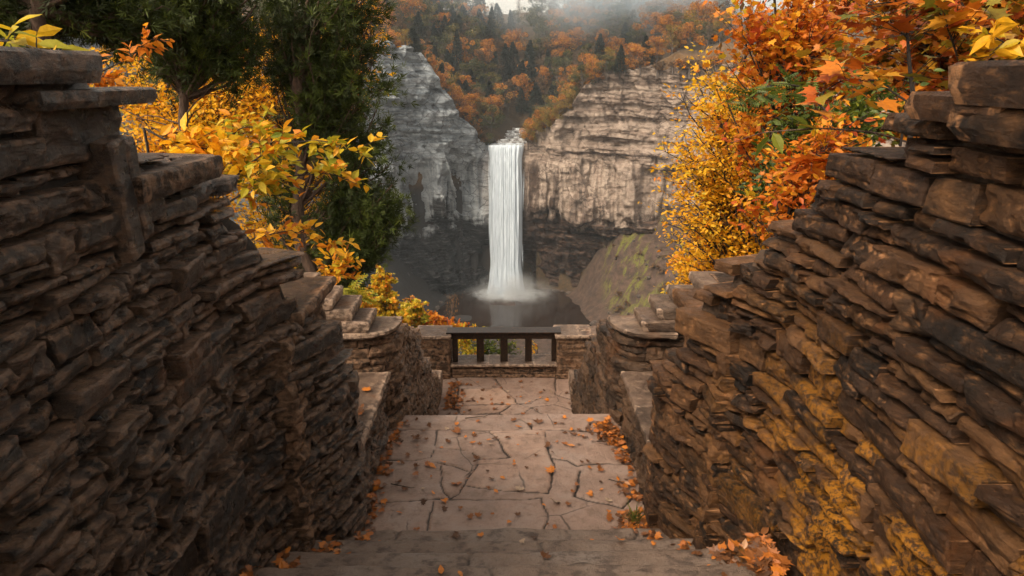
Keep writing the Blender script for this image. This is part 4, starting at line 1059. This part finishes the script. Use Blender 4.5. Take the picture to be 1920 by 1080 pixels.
def cedar(base, topz, lobes, seed, label, r0=.11, nl=70, per=18, sz=.095, lean=(0, 0), zlo=.1):
    """juniper: stringy trunk, rising limbs, dense dark sprays"""
    rs = np.random.default_rng(seed); base = np.array(base, float)
    root = empty('cedar_tree', base, label, 'tree', None)
    tr, lv = MB(), MB()
    TP = limb(base, (base[0] + lean[0], base[1] + lean[1], topz), 0, rs, 14); tube(tr, TP, np.linspace(r0, .02, 14) * (1 + .1 * rs.normal(size=14)), 10)
    C, O, RV = [], [], []
    for (x, y, z, rx, ry, rz, n) in lobes:
        for k in range(n):
            d = rs.normal(0, 1, 3); d /= np.linalg.norm(d); q = rs.uniform(.35, 1.0) ** .45
            tgt = np.array([x, y, z]) + d * np.array([rx, ry, rz]) * q
            f = np.clip((tgt[2] - .55 - base[2]) / (topz - base[2]) - rs.uniform(0, .12), zlo, .96)
            s0 = np.array([np.interp(f, np.linspace(0, 1, 14), TP[:, i]) for i in range(3)])
            LP = limb(s0, tgt, -.08, rs); tube(tr, LP, np.linspace(.024, .006, 7), 4)
            sh = rs.uniform(0, .5)
            for j in range(6):
                g = rs.uniform(.45, 1.05); a = np.array([np.interp(g, np.linspace(0, 1, 7), LP[:, i]) for i in range(3)])
                dd = rs.normal(0, 1, 3) * .5 + (tgt - s0) / (np.linalg.norm(tgt - s0) + .01) * .5 + np.array([0, 0, .35]); dd /= np.linalg.norm(dd)
                e = a + dd * rs.uniform(.15, .38); tube(tr, np.stack([a, (a + e) / 2 + rs.normal(0, .012, 3), e]), [.005, .004, .002], 3)
                m_ = int(per * rs.uniform(.6, 1.3)); ff = rs.uniform(.1, 1.1, m_)[:, None]
                C.append(a + (e - a) * ff + rs.normal(0, .055, (m_, 3))); O.append(np.repeat(dd[None], m_, 0)); RV.append(np.clip(sh + rs.uniform(0, .45, m_), 0, 1))
    for k in range(36):        # dead lower twigs
        f = rs.uniform(.08, .6); s0 = np.array([np.interp(f, np.linspace(0, 1, 14), TP[:, i]) for i in range(3)])
        a = rs.uniform(0, 6.28); l = rs.uniform(.3, .9); tube(tr, limb(s0, s0 + np.array([math.cos(a) * l, math.sin(a) * l, rs.uniform(-.1, .45)]), .05, rs), np.linspace(.012, .003, 7), 3)
    leaves(lv, np.concatenate(C), sz, 'spray', .0, np.concatenate(O), rs, rv=np.concatenate(RV))
    tr.build('trunk', M['bark_cedar'], root, smooth=True); lv.build('crown', M['lf_cedar'], root)
    return root

def Lb(px, py, Y, rpx, rpy, n, ry=None):
    q = P3(px, py, Y); k = Y * 1.02 / F
    return (q[0], q[1], q[2], rpx * k, (ry or rpx * k * .8), rpy * k, n)
bA = P3(597, 560, 9.0); bA[2] = -.9
cedar(bA, 5.6, [Lb(640, 90, 9, 70, 100, 24), Lb(550, 20, 9, 90, 60, 18), Lb(640, 150, 8.8, 50, 60, 12), Lb(590, 90, 8.6, 70, 60, 12), Lb(670, 210, 9, 62, 80, 20), Lb(700, 350, 9, 60, 85, 34), Lb(690, 430, 8.9, 60, 50, 22), Lb(510, 130, 9.2, 40, 25, 3),
                Lb(520, 350, 9.3, 45, 80, 5), Lb(610, 440, 9.2, 80, 40, 9), Lb(610, -60, 9, 90, 80, 12), Lb(610, 290, 9.6, 60, 90, 4)], 301, 'dark cedar with a bare lower trunk, tallest before the grey cliff', r0=.115)
bB = P3(375, 560, 8.2); bB[2] = .2
cedar(bB, 5.4, [Lb(380, 30, 8.2, 100, 60, 26), Lb(300, 0, 8, 90, 55, 20), Lb(450, 70, 8.2, 55, 45, 10), Lb(400, -70, 8, 120, 60, 12), Lb(330, 120, 8.4, 60, 25, 3)], 302, 'dark cedar with reddish trunk standing among the yellow leaves', r0=.10, zlo=.5, nl=40)
bC = P3(255, 560, 6.6); bC[2] = .9
cedar(bC, 5.4, [Lb(180, 15, 6.8, 120, 45, 28), Lb(60, 0, 6.6, 90, 50, 24), Lb(250, 30, 7, 70, 40, 12), Lb(120, -70, 6.6, 160, 50, 18), Lb(20, 50, 6.6, 40, 35, 7)], 303, 'dark cedar with a grey shaggy trunk close behind the tall slate wall', r0=.095, lean=(-.35, 0), zlo=.55, nl=40)

def tr_at(name, px, py, Y, zb, pxt, pyt, bl, *a, **k):
    b = P3(px, py, Y); b[2] = zb; t_ = P3(pxt, pyt, Y)
    return tree(name, b, t_, [blob(x, y, Y + dy, r * Y / F, b, kk) for (x, y, dy, r, kk) in bl], *a, **k)
f1 = (1, 1, 1)
# yellow thicket behind the cedars
tr_at('beech_tree', 350, 600, 11.5, -1.5, 350, 60, [(310, 230, 0, 100, f1), (430, 200, .5, 90, f1), (290, 130, .8, 80, f1), (400, 290, -.5, 90, f1), (480, 120, .8, 80, f1)], M['lf_gold'], M['bark_dark'],
      'golden beech glowing behind the two cedar trunks', 'tree', None, r0=.07, nlimb=130, twigs=7, per=17, lsize=.085, kind='ovate', seed=11, clump=.3)
tr_at('beech_tree', 520, 640, 13.5, -3.5, 520, 80, [(520, 160, 0, 100, f1), (500, 300, 0, 90, f1), (560, 430, .5, 110, f1), (640, 350, .5, 70, f1), (670, 120, .5, 70, (.6, 1, 1))], M['lf_gold'], M['bark_dark'],
      'golden beech seen through the tallest cedar', 'tree', None, r0=.08, nlimb=130, twigs=6, per=15, lsize=.085, kind='ovate', seed=12, clump=.33)
tr_at('beech_tree', 630, 400, 13, -5, 640, -60, [(660, 5, 0, 34, (1, 1, 1.3)), (640, -20, 0, 50, f1)], M['lf_gold'], M['bark_dark'],
      'top of a golden tree just beyond the cedar crown', 'tree', None, r0=.08, nlimb=26, twigs=6, per=16, lsize=.10, kind='ovate', seed=13, clump=.3)

def branch_spray(name, pts, Y, mat, label, cat, seed, ls=.075, n=16, twl=.35, kind='ovate', per=9, rlo=0., rhi=1., r=.010, droop=.45, up=.3, dY=.3, spread=.7, bm='bark_dark', root_px=None):
    """a stem that grows up from the ground and arches over, leaves set along its side twigs"""
    rs = np.random.default_rng(seed)
    Ps = [P3(x, y, Y + rs.uniform(-dY, dY) * .3) for x, y in pts]
    foot = Ps[0].copy(); foot[2] = gz(foot[0], foot[1]) if root_px is None else root_px
    root = empty(name, foot, label, cat)
    tr, lv = MB(), MB()
    fu = np.linspace(0, 1, len(Ps)); q = np.linspace(0, 1, 24); S = np.stack([np.interp(q, fu, [p[i] for p in Ps]) for i in range(3)], 1)
    for i in range(3): S[1:-1, i] = (S[:-2, i] + S[1:-1, i] * 2 + S[2:, i]) / 4
    S = np.concatenate([[foot, foot * .4 + S[0] * .6 + rs.normal(0, .03, 3)], S]); tube(tr, S, np.linspace(r, .0018, len(S)), 6)
    C, O, RV = [], [], []
    for k in range(n):
        f = rs.uniform(.15, 1.0); a = np.array([np.interp(f, q, S[2:, i]) for i in range(3)]); a2 = np.array([np.interp(min(1, f + .05), q, S[2:, i]) for i in range(3)]); T = (a2 - a); T /= np.linalg.norm(T) + 1e-6
        sd = rs.normal(0, 1, 3); sd[2] *= .5; sd = sd - sd.dot(T) * T; sd /= np.linalg.norm(sd); d = T * .6 + sd * spread; d[2] -= .1; l = twl * rs.uniform(.4, 1.1) * (1.15 - .5 * f)
        TW = limb(a, a + d * l, .05, rs, 6); tube(tr, TW, np.linspace(.0028, .001, 6), 3)
        for j in range(per):
            g = (j + .6) / per; c = np.array([np.interp(g, np.linspace(0, 1, 6), TW[:, i]) for i in range(3)]); sg = 1 if j % 2 else -1
            nn = np.cross(d, [0, 0, 1.0]); nn /= np.linalg.norm(nn) + 1e-6
            C.append(c); O.append(d * .7 + nn * sg * .8); RV.append(rs.uniform(rlo, rhi))
    leaves(lv, np.array(C), ls, kind, up, np.array(O) * 2.2, rs, rv=np.array(RV), droop=droop)
    tr.build('stem', M[bm], root, smooth=True); lv.build('leaves', mat, root)
    return root
# arching beech boughs in front of the big cedar
branch_spray('beech_branch', [(388, 395), (450, 320), (520, 270), (600, 262), (680, 285)], 4.9, M['lf_yg'], 'long arching bough of yellow leaves across the front of the tallest cedar', 'branch', 21, ls=.085, n=30, per=9)
branch_spray('beech_branch', [(395, 400), (460, 360), (540, 330), (620, 325), (670, 345)], 5.2, M['lf_yg'], 'middle bough of yellow-green leaves hanging before the tallest cedar', 'branch', 22, ls=.085, n=26, per=9)
branch_spray('beech_branch', [(430, 470), (480, 445), (550, 430), (620, 455)], 5.4, M['lf_yellow'], 'low bough of yellow leaves just above the stepped wall top', 'branch', 23, ls=.085, n=20, per=8)
branch_spray('beech_branch', [(395, 330), (420, 270), (450, 240), (520, 232)], 5.6, M['lf_yg'], 'upper bough of yellow-green leaves crossing the pale gap between the cedars', 'branch', 24, ls=.085, n=20, per=8)
branch_spray('beech_branch', [(270, 240), (310, 262), (370, 275), (430, 290)], 5.0, M['lf_gold'], 'flat bough of gold leaves lying over the top of the slate wall', 'branch', 25, ls=.10, n=30, per=9)
branch_spray('beech_branch', [(100, 170), (180, 140), (240, 110), (290, 70)], 3.2, M['lf_orange'], 'thin twig of small orange leaves reaching up past the shaggy cedar trunk', 'branch', 26, ls=.045, n=14, per=6, twl=.16, rlo=.3, rhi=.75, r=.004)
branch_spray('beech_branch', [(120, 150), (140, 130), (170, 145), (205, 158)], 3.3, M['lf_orange'], 'low twig of orange leaves resting against the topmost slate stone', 'branch', 27, ls=.05, n=14, per=6, twl=.16, rlo=.3, rhi=.8, r=.004)
branch_spray('beech_branch', [(-60, 110), (-10, 75), (30, 80), (75, 92)], 2.4, M['lf_yg'], 'broad yellow and green leaves above the wall in the corner of the view', 'branch', 28, ls=.085, n=7, per=3, twl=.15, rlo=.3, rhi=.9, r=.005)
# locust fronds by the end slab
branch_spray('locust_sapling', [(632, 600), (640, 570), (655, 552), (672, 548)], 7.0, M['lf_yg'], 'feathery yellow-green locust sapling beside the stepped end blocks', 'sapling', 31, ls=.17, n=12, per=4, twl=.26, kind='pinnate', rlo=.55, rhi=1.0, up=1.0, droop=.3)
branch_spray('locust_sapling', [(590, 560), (610, 520), (630, 500), (650, 492)], 7.4, M['lf_yellow'], 'yellow sapling between the big slab and the cedar foot', 'sapling', 32, ls=.09, n=22, per=8, twl=.4)

# bank of shrubs on the drop beyond the wall
def bush(px, py, Y, rpx, rpy, mat, label, seed, kind='quad', ls=.2, nl=36, per=26, name='autumn_bush', cone=False, drop=None, cat='bush', group=None):
    c = P3(px, py, Y); k = Y / F * 1.05; b = c.copy(); b[2] = gz(c[0], c[1]) - .2
    h = c[2] - b[2]
    if cone: bl = [(0, 0, h + rpy * k * q, rpx * k * (1 - ((q + 1) / 2) ** 1.4 * .92), rpx * k * (1 - ((q + 1) / 2) ** 1.4 * .92), rpy * k * .22) for q in (-1, -.6, -.2, .2, .6, .85)]
    else: bl = [(rng.normal(0, .45) * rpx * k, rng.normal(0, .4) * rpx * k, h + rng.normal(0, .35) * rpy * k, rpx * k * .6, rpx * k * .6, rpy * k * .6) for _ in range(6)]
    return tree(name, b, b + np.array([0, 0, h + rpy * k * .9]), bl, mat, M['bark_grey'], label, cat, group, r0=max(.05, h * .012), nlimb=nl, twigs=5, per=per, lsize=ls, kind=kind, seed=seed, clump=rpx * k * .16, tw=.012, wp=.35 if cone else 1.0)
bush(717, 568, 42, 50, 62, M['lf_yg'], 'pointed yellow-green tree standing over the orange bushes', 401, ls=.24, nl=130, per=26, name='pointed_tree', cone=True, cat='tree')
bush(676, 575, 36, 42, 34, M['lf_yellow'], 'pale yellow bush left of the pointed tree, behind the stepped blocks', 402, ls=.2)
bush(764, 588, 40, 36, 28, M['lf_yg'], 'yellow-green bush at the foot of the pointed tree', 403, ls=.2, nl=46)
bush(800, 598, 44, 32, 22, M['lf_orange'], 'bright orange bush between the pointed tree and the pool', 404, ls=.2, nl=46)
bush(838, 609, 46, 26, 14, M['lf_orange'], 'low orange bush above the parapet pier', 405, ls=.2, nl=36)
bush(772, 572, 52, 22, 18, M['lf_far_o'], 'rust bush behind the pointed tree', 406, ls=.22)
bush(877, 614, 30, 11, 12, M['lf_orange'], 'small orange-topped shrub rising behind the railing', 407, ls=.12, nl=12, per=14)
bush(640, 560, 30, 40, 40, M['lf_yellow'], 'broad yellow bush below the foot of the tallest cedar', 408, ls=.16)
bush(620, 610, 22, 60, 40, M['lf_yellow'], 'yellow thicket close behind the end slab', 409, ls=.12, nl=50)
o = kinds['bare'][0][0].copy(); col.objects.link(o); q = P3(832, 600, 70); o.location = (q[0], q[1], gz(q[0], q[1])); o.scale = (.28, .28, .55); tag(o, 'bare grey shrub standing dark against the pool', 'shrub', 'bare shrub by the pool'); o.name = 'bare_shrub'
z0 = gz(q[0], q[1]); o.location[2] = z0; s_ = (q[2] + 2.6 - z0) / 11; o.scale = (.3, .3, s_)
# greenery just outside the railing
for k, (px, Y, mat, w_, nm) in enumerate([(872, 12.2, 'lf_yg', .42, 'yellow-green shrub seen through the first gap of the railing'), (918, 12.6, 'lf_green', .34, 'leafy green shrub seen through the second gap of the railing'),
                                         (955, 12.4, 'lf_green', .26, 'low green sprig seen through the third gap of the railing'), (1008, 12.4, 'lf_yg', .26, 'low yellow-green sprig seen through the last gap of the railing')]):
    b = P3(px, 680, Y); b[2] = gz(b[0], b[1]) - .1; ht = (-1.50 if k < 2 else -1.85) - b[2]
    tree('railing_shrub', b, b + np.array([0, 0, ht]), [(0, 0, ht * .8, w_, .3, ht * .22), (0, 0, ht * .5, w_, .3, ht * .25)], M[mat], M['bark_dark'], nm, 'shrub', None, r0=.015, nlimb=22 if k < 2 else 10, twigs=5, per=9, lsize=.075, kind='ovate', seed=430 + k, clump=.1, tw=.003)

# ---- the maples over the other wall
tr_at('maple_tree', 1420, 700, 11.0, -2.2, 1400, 100, [(1300, 420, 0, 62, f1), (1300, 510, 0, 50, f1), (1370, 300, 0, 80, f1), (1350, 200, .5, 60, f1), (1430, 420, .3, 100, f1), (1420, 160, .5, 70, f1), (1290, 330, .3, 45, f1), (1270, 460, -.3, 30, f1), (1262, 310, 0, 34, f1), (1285, 250, .2, 40, f1), (1262, 400, 0, 30, f1), (1310, 170, .3, 44, f1)], M['lf_gold'], M['bark_dark'],
      'golden maple leaning out over the gorge from behind the brown wall', 'tree', None, r0=.085, nlimb=230, twigs=6, per=17, lsize=.072, kind='ovate', seed=51, clump=.22, droop=.3)
tr_at('maple_tree', 1480, 640, 9.0, -1.5, 1450, -30, [(1420, 90, 0, 60, f1), (1500, 60, 0, 80, f1), (1390, 230, .3, 60, f1), (1500, 200, .6, 90, f1), (1600, 60, .5, 90, f1), (1560, 160, .5, 70, f1)], M['lf_orange'], M['bark_dark'],
      'orange and red maple rising above the golden one', 'tree', None, r0=.06, nlimb=95, twigs=6, per=14, lsize=.08, kind='maple', seed=52, clump=.2, droop=.3)
tr_at('maple_tree', 1760, 560, 7.0, .2, 1740, -80, [(1720, 60, 0, 110, f1), (1850, 60, 0, 110, f1), (1900, 130, .5, 90, f1), (1660, 150, .5, 80, f1), (1780, 160, .4, 80, f1), (1640, -30, 0, 90, f1)], M['lf_mix'], M['bark_dark'],
      'maple in mixed red, orange and green towering over the tall end of the brown wall', 'tree', None, r0=.06, nlimb=100, twigs=6, per=12, lsize=.095, kind='maple', seed=53, clump=.2, droop=.3)
tr_at('maple_tree', 1350, 640, 13.0, -4, 1330, 420, [(1330, 500, 0, 60, f1), (1290, 540, 0, 34, f1), (1400, 480, 0, 60, f1)], M['lf_gold'], M['bark_dark'],
      'low golden maple crown filling the corner above the stepped wall', 'tree', None, r0=.06, nlimb=50, twigs=6, per=20, lsize=.075, kind='maple', seed=54, clump=.2)
# green understorey
tr_at('dogwood_bush', 1540, 520, 6.2, .1, 1540, 240, [(1520, 320, 0, 70, f1), (1580, 260, 0, 70, f1), (1470, 370, 0, 40, f1), (1640, 210, 0, 60, f1), (1480, 250, .5, 50, f1)], M['lf_green'], M['bark_dark'],
      'dark green leafy bush under the orange maples, behind the wall steps', 'bush', None, r0=.03, nlimb=60, twigs=6, per=12, lsize=.075, kind='ovate', seed=55, clump=.15, tw=.003)
tr_at('dogwood_bush', 1460, 560, 5.6, .2, 1460, 360, [(1450, 400, 0, 40, f1), (1500, 330, 0, 45, f1), (1560, 290, 0, 50, f1), (1610, 240, 0, 40, f1)], M['lf_orange'], M['bark_dark'],
      'orange bush mixed into the greenery just behind the wall steps', 'bush', None, r0=.03, nlimb=40, twigs=6, per=9, lsize=.07, kind='ovate', seed=56, clump=.14, tw=.003)
branch_spray('walnut_branch', [(1560, 220), (1500, 160), (1440, 160), (1400, 190)], 6.0, M['lf_green'], 'drooping feathery green branch in the middle of the orange maple', 'branch', 61, ls=.20, n=16, per=3, twl=.3, kind='pinnate', rlo=.2, rhi=.8, up=.8, droop=.5)
# big-leaved maple saplings close behind the wall
branch_spray('maple_sapling', [(1716, 210), (1705, 120), (1700, 40), (1700, -60)], 3.6, M['lf_mix'], 'slim dark-stemmed maple sapling with large turning leaves rising straight from the wall top', 'sapling', 62, ls=.08, n=34, per=5, twl=.5, kind='maple', r=.014, up=1.2, droop=.25, spread=1.1)
branch_spray('maple_sapling', [(1700, 190), (1640, 150), (1580, 150), (1530, 180)], 3.3, M['lf_mix'], 'large rust and green maple leaves reaching over the gap beside the sapling', 'branch', 63, ls=.105, n=12, per=3, twl=.3, kind='maple', r=.006, up=1.4, droop=.2, rlo=.1, rhi=.75)
branch_spray('maple_sapling', [(1850, 190), (1800, 120), (1780, 60), (1750, 0)], 3.2, M['lf_mix'], 'large green and orange maple leaves above the flat topmost stones', 'branch', 64, ls=.085, n=24, per=5, twl=.4, kind='maple', r=.008, up=1.2, droop=.2)
branch_spray('beech_branch', [(1990, 200), (1950, 130), (1900, 90), (1850, 60)], 3.0, M['lf_yellow'], 'broad yellow oval leaves in the top corner beside the tallest wall stone', 'branch', 65, ls=.08, n=18, per=5, twl=.3, kind='ovate', r=.006, rlo=.35, rhi=1.)
branch_spray('beech_branch', [(1730, 275), (1640, 248), (1540, 240), (1430, 248), (1370, 268)], 3.4, M['lf_green'], 'long bare curving twig with one green leaf at its tip, over the wall steps', 'branch', 66, ls=.10, n=2, per=2, twl=.06, r=.006, bm='bark_cedar', rlo=.5, rhi=.9)
branch_spray('maple_sapling', [(1600, 330), (1560, 300), (1530, 290), (1500, 300)], 3.6, M['lf_orange'], 'large orange maple leaves lying on the stepped stones of the wall', 'branch', 67, ls=.11, n=7, per=3, twl=.2, kind='maple', r=.004, up=1.2, rlo=.1, rhi=.6)
# bare crown against the mist
o = kinds['bare'][0][1].copy(); col.objects.link(o); q = P3(1410, 120, 24); zb = gz(q[0], q[1]); o.location = (q[0], q[1], zb); k_ = (P3(1400, 0, 24)[2] - zb) / 11; o.scale = (.55, .55, k_); tag(o, 'leafless grey tree reaching into the mist above the golden maple', 'tree', 'bare tree above the maples'); o.name = 'leafless_tree'

# ------------------------------------------------------------------ fallen leaves
def fallen_mesh(seed, kind):
    rs = np.random.default_rng(seed); V, Fs = TPL[kind]; V = V.copy()
    V[:, 1] -= .4; r2 = V[:, 0] ** 2 + V[:, 1] ** 2; a = rs.uniform(.15, .9); cv = rs.uniform(-.5, 1.1)
    V[:, 2] = a * .6 * np.abs(V[:, 0]) ** 1.2 + cv * .25 * V[:, 1] ** 2 + rs.normal(0, .035, len(V)); V[:, 2] -= V[:, 2].min() - .02
    m = MB(); m.add(V, tuple(np.asarray(f) for f in Fs), rs.uniform(0, 1))
    st = np.array([V[0] if kind != 'maple' else V[1], (V[0] if kind != 'maple' else V[1]) + np.array([rs.normal(0, .05), -.5, .08])]); tube(m, st, [.012, .008], 3, .1)
    return m.build('fallen_leaf', M['lf_fallen'])
protoL = [fallen_mesh(500 + k, 'maple' if k % 4 else 'ovate') for k in range(22)]
for o in protoL: o.location = (0, 0, -30)
usedL = set()
def drop_leaf(x, y, z, s, where, bright=False):
    k = rng.integers(len(protoL)); p = protoL[k]
    if k in usedL: o = p.copy(); col.objects.link(o)
    else: o = p; usedL.add(k)
    o.location = (x, y, z); o.scale = (s, s, s); o.rotation_euler = (rng.normal(0, .22), rng.normal(0, .22), rng.uniform(0, 6.28))
    tag(o, 'curled orange or brown leaf fallen ' + where, 'leaf', 'leaves fallen ' + where)
cnt = 0
for k in range(125):
    y = rng.uniform(4.1, 6.0); x = rng.choice([-1, 1]) * (1 - rng.random() ** .8) * 1.0 if rng.random() < .5 else rng.uniform(-1, 1)
    drop_leaf(x, y, .012, rng.uniform(.03, .065) * (1.6 if rng.random() < .2 else 1), 'on the landing paving')
for k in range(70):
    i = rng.integers(0, 6); yn = N1Y - RUN * i; zz_ = RISE * (i + 1)
    ed = rng.random() < .5; hw = float(plan_x(yn)) - .05
    x = rng.choice([-1, 1]) * rng.uniform(hw - .22, hw) if ed else rng.uniform(-hw, hw)
    drop_leaf(x, yn - rng.uniform(.04, .3), zz_ + .012, rng.uniform(.035, .075), 'on the stone steps')
for k in range(50): drop_leaf(rng.uniform(-1, 1), rng.uniform(8.95, 10.15), -1.56, rng.uniform(.04, .09), 'on the lower landing')
for k in range(8): drop_leaf(rng.choice([-1, 1]) * rng.uniform(1.1, 1.45), rng.uniform(4.6, 5.6), .645, rng.uniform(.05, .08), 'on the bench seats')
for k in protoL:
    if k.location[2] < -20: bpy.data.objects.remove(k)
drop_leaf(-1.25, 5.9, 1.02, .09, 'on the rounded coping')
# drifts in the angles of the landing
def drift(label, n, fn, seed, s0=.05):
    rs = np.random.default_rng(seed); m = MB(); C = np.array([fn(rs) for _ in range(n)])
    leaves(m, C, s0, 'maple', 1.3, None, rs, rv=rs.uniform(.0, .85, n)); leaves(m, C[: n // 2] + rs.normal(0, .02, (n // 2, 3)) * [1, 1, .2], s0 * .9, 'ovate', 1.0, None, rs)
    return tag(m.build('leaf_litter', M['lf_fallen']), label, 'leaves', kind='stuff')
drift('drift of orange leaves along the foot of the lichened wall and bench', 170, lambda r: (1.07 - abs(r.normal(0, .055)) * (1 + 1.5 * (r.random() < .2)), float(r.choice([4.15, 4.3, 4.75, 5.2, 5.5, 5.65])) + r.normal(0, .13), .015 + abs(r.normal(0, .012))), 1)
drift('drift of brown leaves along the foot of the dark wall and bench', 120, lambda r: (-1.07 + abs(r.normal(0, .045)) * (1 + 1.5 * (r.random() < .2)), float(r.choice([4.3, 4.6, 5.05, 5.5, 5.7])) + r.normal(0, .16), .015 + abs(r.normal(0, .012))), 2)
drift('heap of orange leaves at the foot of the rounded wall end', 150, lambda r: (1.02 - abs(r.normal(0, .09)), r.uniform(5.45, 5.85), .02 + abs(r.normal(0, .02))), 3)
drift('matted brown leaves and twigs in the landing corner by the first step', 150, lambda r: (.93 + r.normal(0, .07), r.uniform(4.1, 4.4), .02 + abs(r.normal(0, .01))), 4)
drift('dark wet leaves on the lower landing beside the end wall', 170, lambda r: (-.9 + abs(r.normal(0, .12)), r.uniform(9.2, 10.1), -1.55 + abs(r.normal(0, .008))), 5)
drift('bright orange leaves heaped on the step by the lichened wall', 90, lambda r: (1.33 - abs(r.normal(0, .07)), 2.8 + r.normal(0, .07), .93 + abs(r.normal(0, .015))), 6, .06)
def step_edge(r, sg):
    i = r.integers(0, 6); yn = N1Y - RUN * i; return (sg * (float(plan_x(yn)) - .03 - abs(r.normal(0, .05))), yn - r.uniform(.03, .32), RISE * (i + 1) + .01 + abs(r.normal(0, .01)))
drift('leaves caught in the step corners along the lichened wall', 150, lambda r: step_edge(r, 1), 7)
drift('leaves caught in the step corners along the dark wall', 110, lambda r: step_edge(r, -1), 8)
m = MB(); rs = np.random.default_rng(9)
for k in range(26): a = rs.uniform(0, 6.28); b = np.array([.95, 4.32, .02]) + [rs.normal(0, .02), rs.normal(0, .03), 0]; tube(m, limb(b, b + np.array([math.cos(a) * .08, math.sin(a) * .08, rs.uniform(.06, .14)]), .1, rs, 4), [.003, .003, .002, .0008], 3, rs.uniform(.3, 1))
tag(m.build('grass_tuft', M['lf_green']), 'small green grass tuft among the leaves in the landing corner', 'grass')
# thin twigs lying about
for k, (px, py, L_) in enumerate([(755, 912, .2), (1150, 830, .3), (905, 782, .34), (1160, 905, .15)]):
    q = at_z(px, py, .02); a = rng.uniform(-.6, .6); m = MB(); tube(m, limb((q[0] - L_ / 2, q[1] - a * .1, .025), (q[0] + L_ / 2, q[1] + a * .1, .03), 0, rng, 7), np.linspace(.005, .002, 7), 5)
    lab = ['crooked twig on the big slab near the dark wall', 'straight twig near the drift below the rounded wall end', 'long dark twig lying along the far edge of the landing', 'short twig among leaves near the lichened wall'][k]
    tag(m.build('twig', M['bark_dark'], smooth=True), lab, 'twig')

# ------------------------------------------------------------------ air: haze, spray, drifting mist
def vol_box(name, a, b, mat, label, cat):
    m = MB(); boxm(m, a, b); return tag(m.build(name, mat), label, cat, kind='stuff')
t = NT('haze air'); v = t.n('ShaderNodeVolumePrincipled', {'Color': (.62, .72, .80, 1), 'Density': HAZE, 'Anisotropy': .2}); t.link(v.outputs[0], t.out.inputs[1])
vol_box('haze', (-1000, -75, -100), (1000, 1600, 90), t.m, 'thin blue autumn haze filling the gorge', 'haze')

def mist(name, lo, hi, cen, rad, dens, nscale, label, col_=(.9, .94, .97), thr=(.4, .7), power=1.5):
    t = NT(name); p = t.pos()
    q = t.n('ShaderNodeVectorMath', {0: t.n('ShaderNodeVectorMath', {0: p, 1: cen}, operation='SUBTRACT').outputs[0], 1: tuple(1 / r for r in rad)}, operation='MULTIPLY').outputs[0]
    L = t.n('ShaderNodeVectorMath', {0: q}, operation='LENGTH').outputs['Value']
    n = t.noise(p, nscale, 4, .6, .4)
    d = t.math('POWER', t.rng(L, 1.0, .0), power); d = t.math('MULTIPLY', d, t.rng(n, *thr))
    v = t.n('ShaderNodeVolumePrincipled', {'Color': (*col_, 1), 'Density': t.math('MULTIPLY', d, dens), 'Anisotropy': .1}); t.link(v.outputs[0], t.out.inputs[1])
    return vol_box(name, lo, hi, t.m, label, 'mist')
mist('spray_mist', (-24, 262, POOLZ + .3), (34, 292, POOLZ + 34), (2.5, 283, POOLZ + 1), (25, 15, 14), .32, .13, 'white spray billowing up around the foot of the waterfall', thr=(.38, .66))
mist('drifting_mist', (-120, 300, 8), (210, 480, 80), (85, 385, 54), (160, 95, 42), .042, .02, 'pale mist drifting over the wooded rim beside the sky gap', (.74, .88, 1.0), (.35, .62), 1.0)
# ------------------------------------------------------------------ light
SUN_EL, SUN_AZ = R(47), R(-132)          # azimuth measured from +Y towards +X
w = bpy.data.worlds.new('World'); sc.world = w; w.use_nodes = True
nt = w.node_tree; nt.nodes.clear()
sky = nt.nodes.new('ShaderNodeTexSky'); sky.sky_type = 'NISHITA'; sky.sun_disc = False
sky.sun_elevation = SUN_EL; sky.sun_rotation = SUN_AZ; sky.air_density = 1.0; sky.dust_density = 4.0; sky.ozone_density = 1.0; sky.altitude = 200
bg = nt.nodes.new('ShaderNodeBackground'); bg.inputs[1].default_value = .15
wo = nt.nodes.new('ShaderNodeOutputWorld'); hs = nt.nodes.new('ShaderNodeHueSaturation'); hs.inputs['Saturation'].default_value = .2
mxw = nt.nodes.new('ShaderNodeMix'); mxw.data_type = 'RGBA'; mxw.blend_type = 'MULTIPLY'; mxw.inputs[0].default_value = 1; mxw.inputs[7].default_value = (1.15, 1.0, .82, 1)
nt.links.new(sky.outputs[0], hs.inputs['Color']); nt.links.new(hs.outputs[0], mxw.inputs[6]); nt.links.new(mxw.outputs[2], bg.inputs[0]); nt.links.new(bg.outputs[0], wo.inputs[0])
sl = bpy.data.lights.new('sun', 'SUN'); sl.energy = 1.7; sl.angle = R(22); sl.color = (1.0, .83, .64)
so = bpy.data.objects.new('sun', sl); col.objects.link(so)
from mathutils import Vector
sd = Vector((math.sin(SUN_AZ) * math.cos(SUN_EL), math.cos(SUN_AZ) * math.cos(SUN_EL), math.sin(SUN_EL)))
so.rotation_euler = sd.to_track_quat('Z', 'Y').to_euler(); so.location = sd * 50
sc.view_settings.view_transform = 'Standard'; sc.view_settings.look = 'None'; sc.view_settings.exposure = 1.05; sc.view_settings.gamma = 1
sc.cycles.max_bounces = 6; sc.cycles.diffuse_bounces = 3; sc.cycles.glossy_bounces = 2; sc.cycles.transmission_bounces = 3; sc.cycles.transparent_max_bounces = 8; sc.cycles.volume_bounces = 1
sc.cycles.use_denoising = True

sc.cycles.use_adaptive_sampling = True; sc.cycles.adaptive_threshold = .03; sc.cycles.volume_step_rate = 1.5; sc.cycles.volume_max_steps = 96
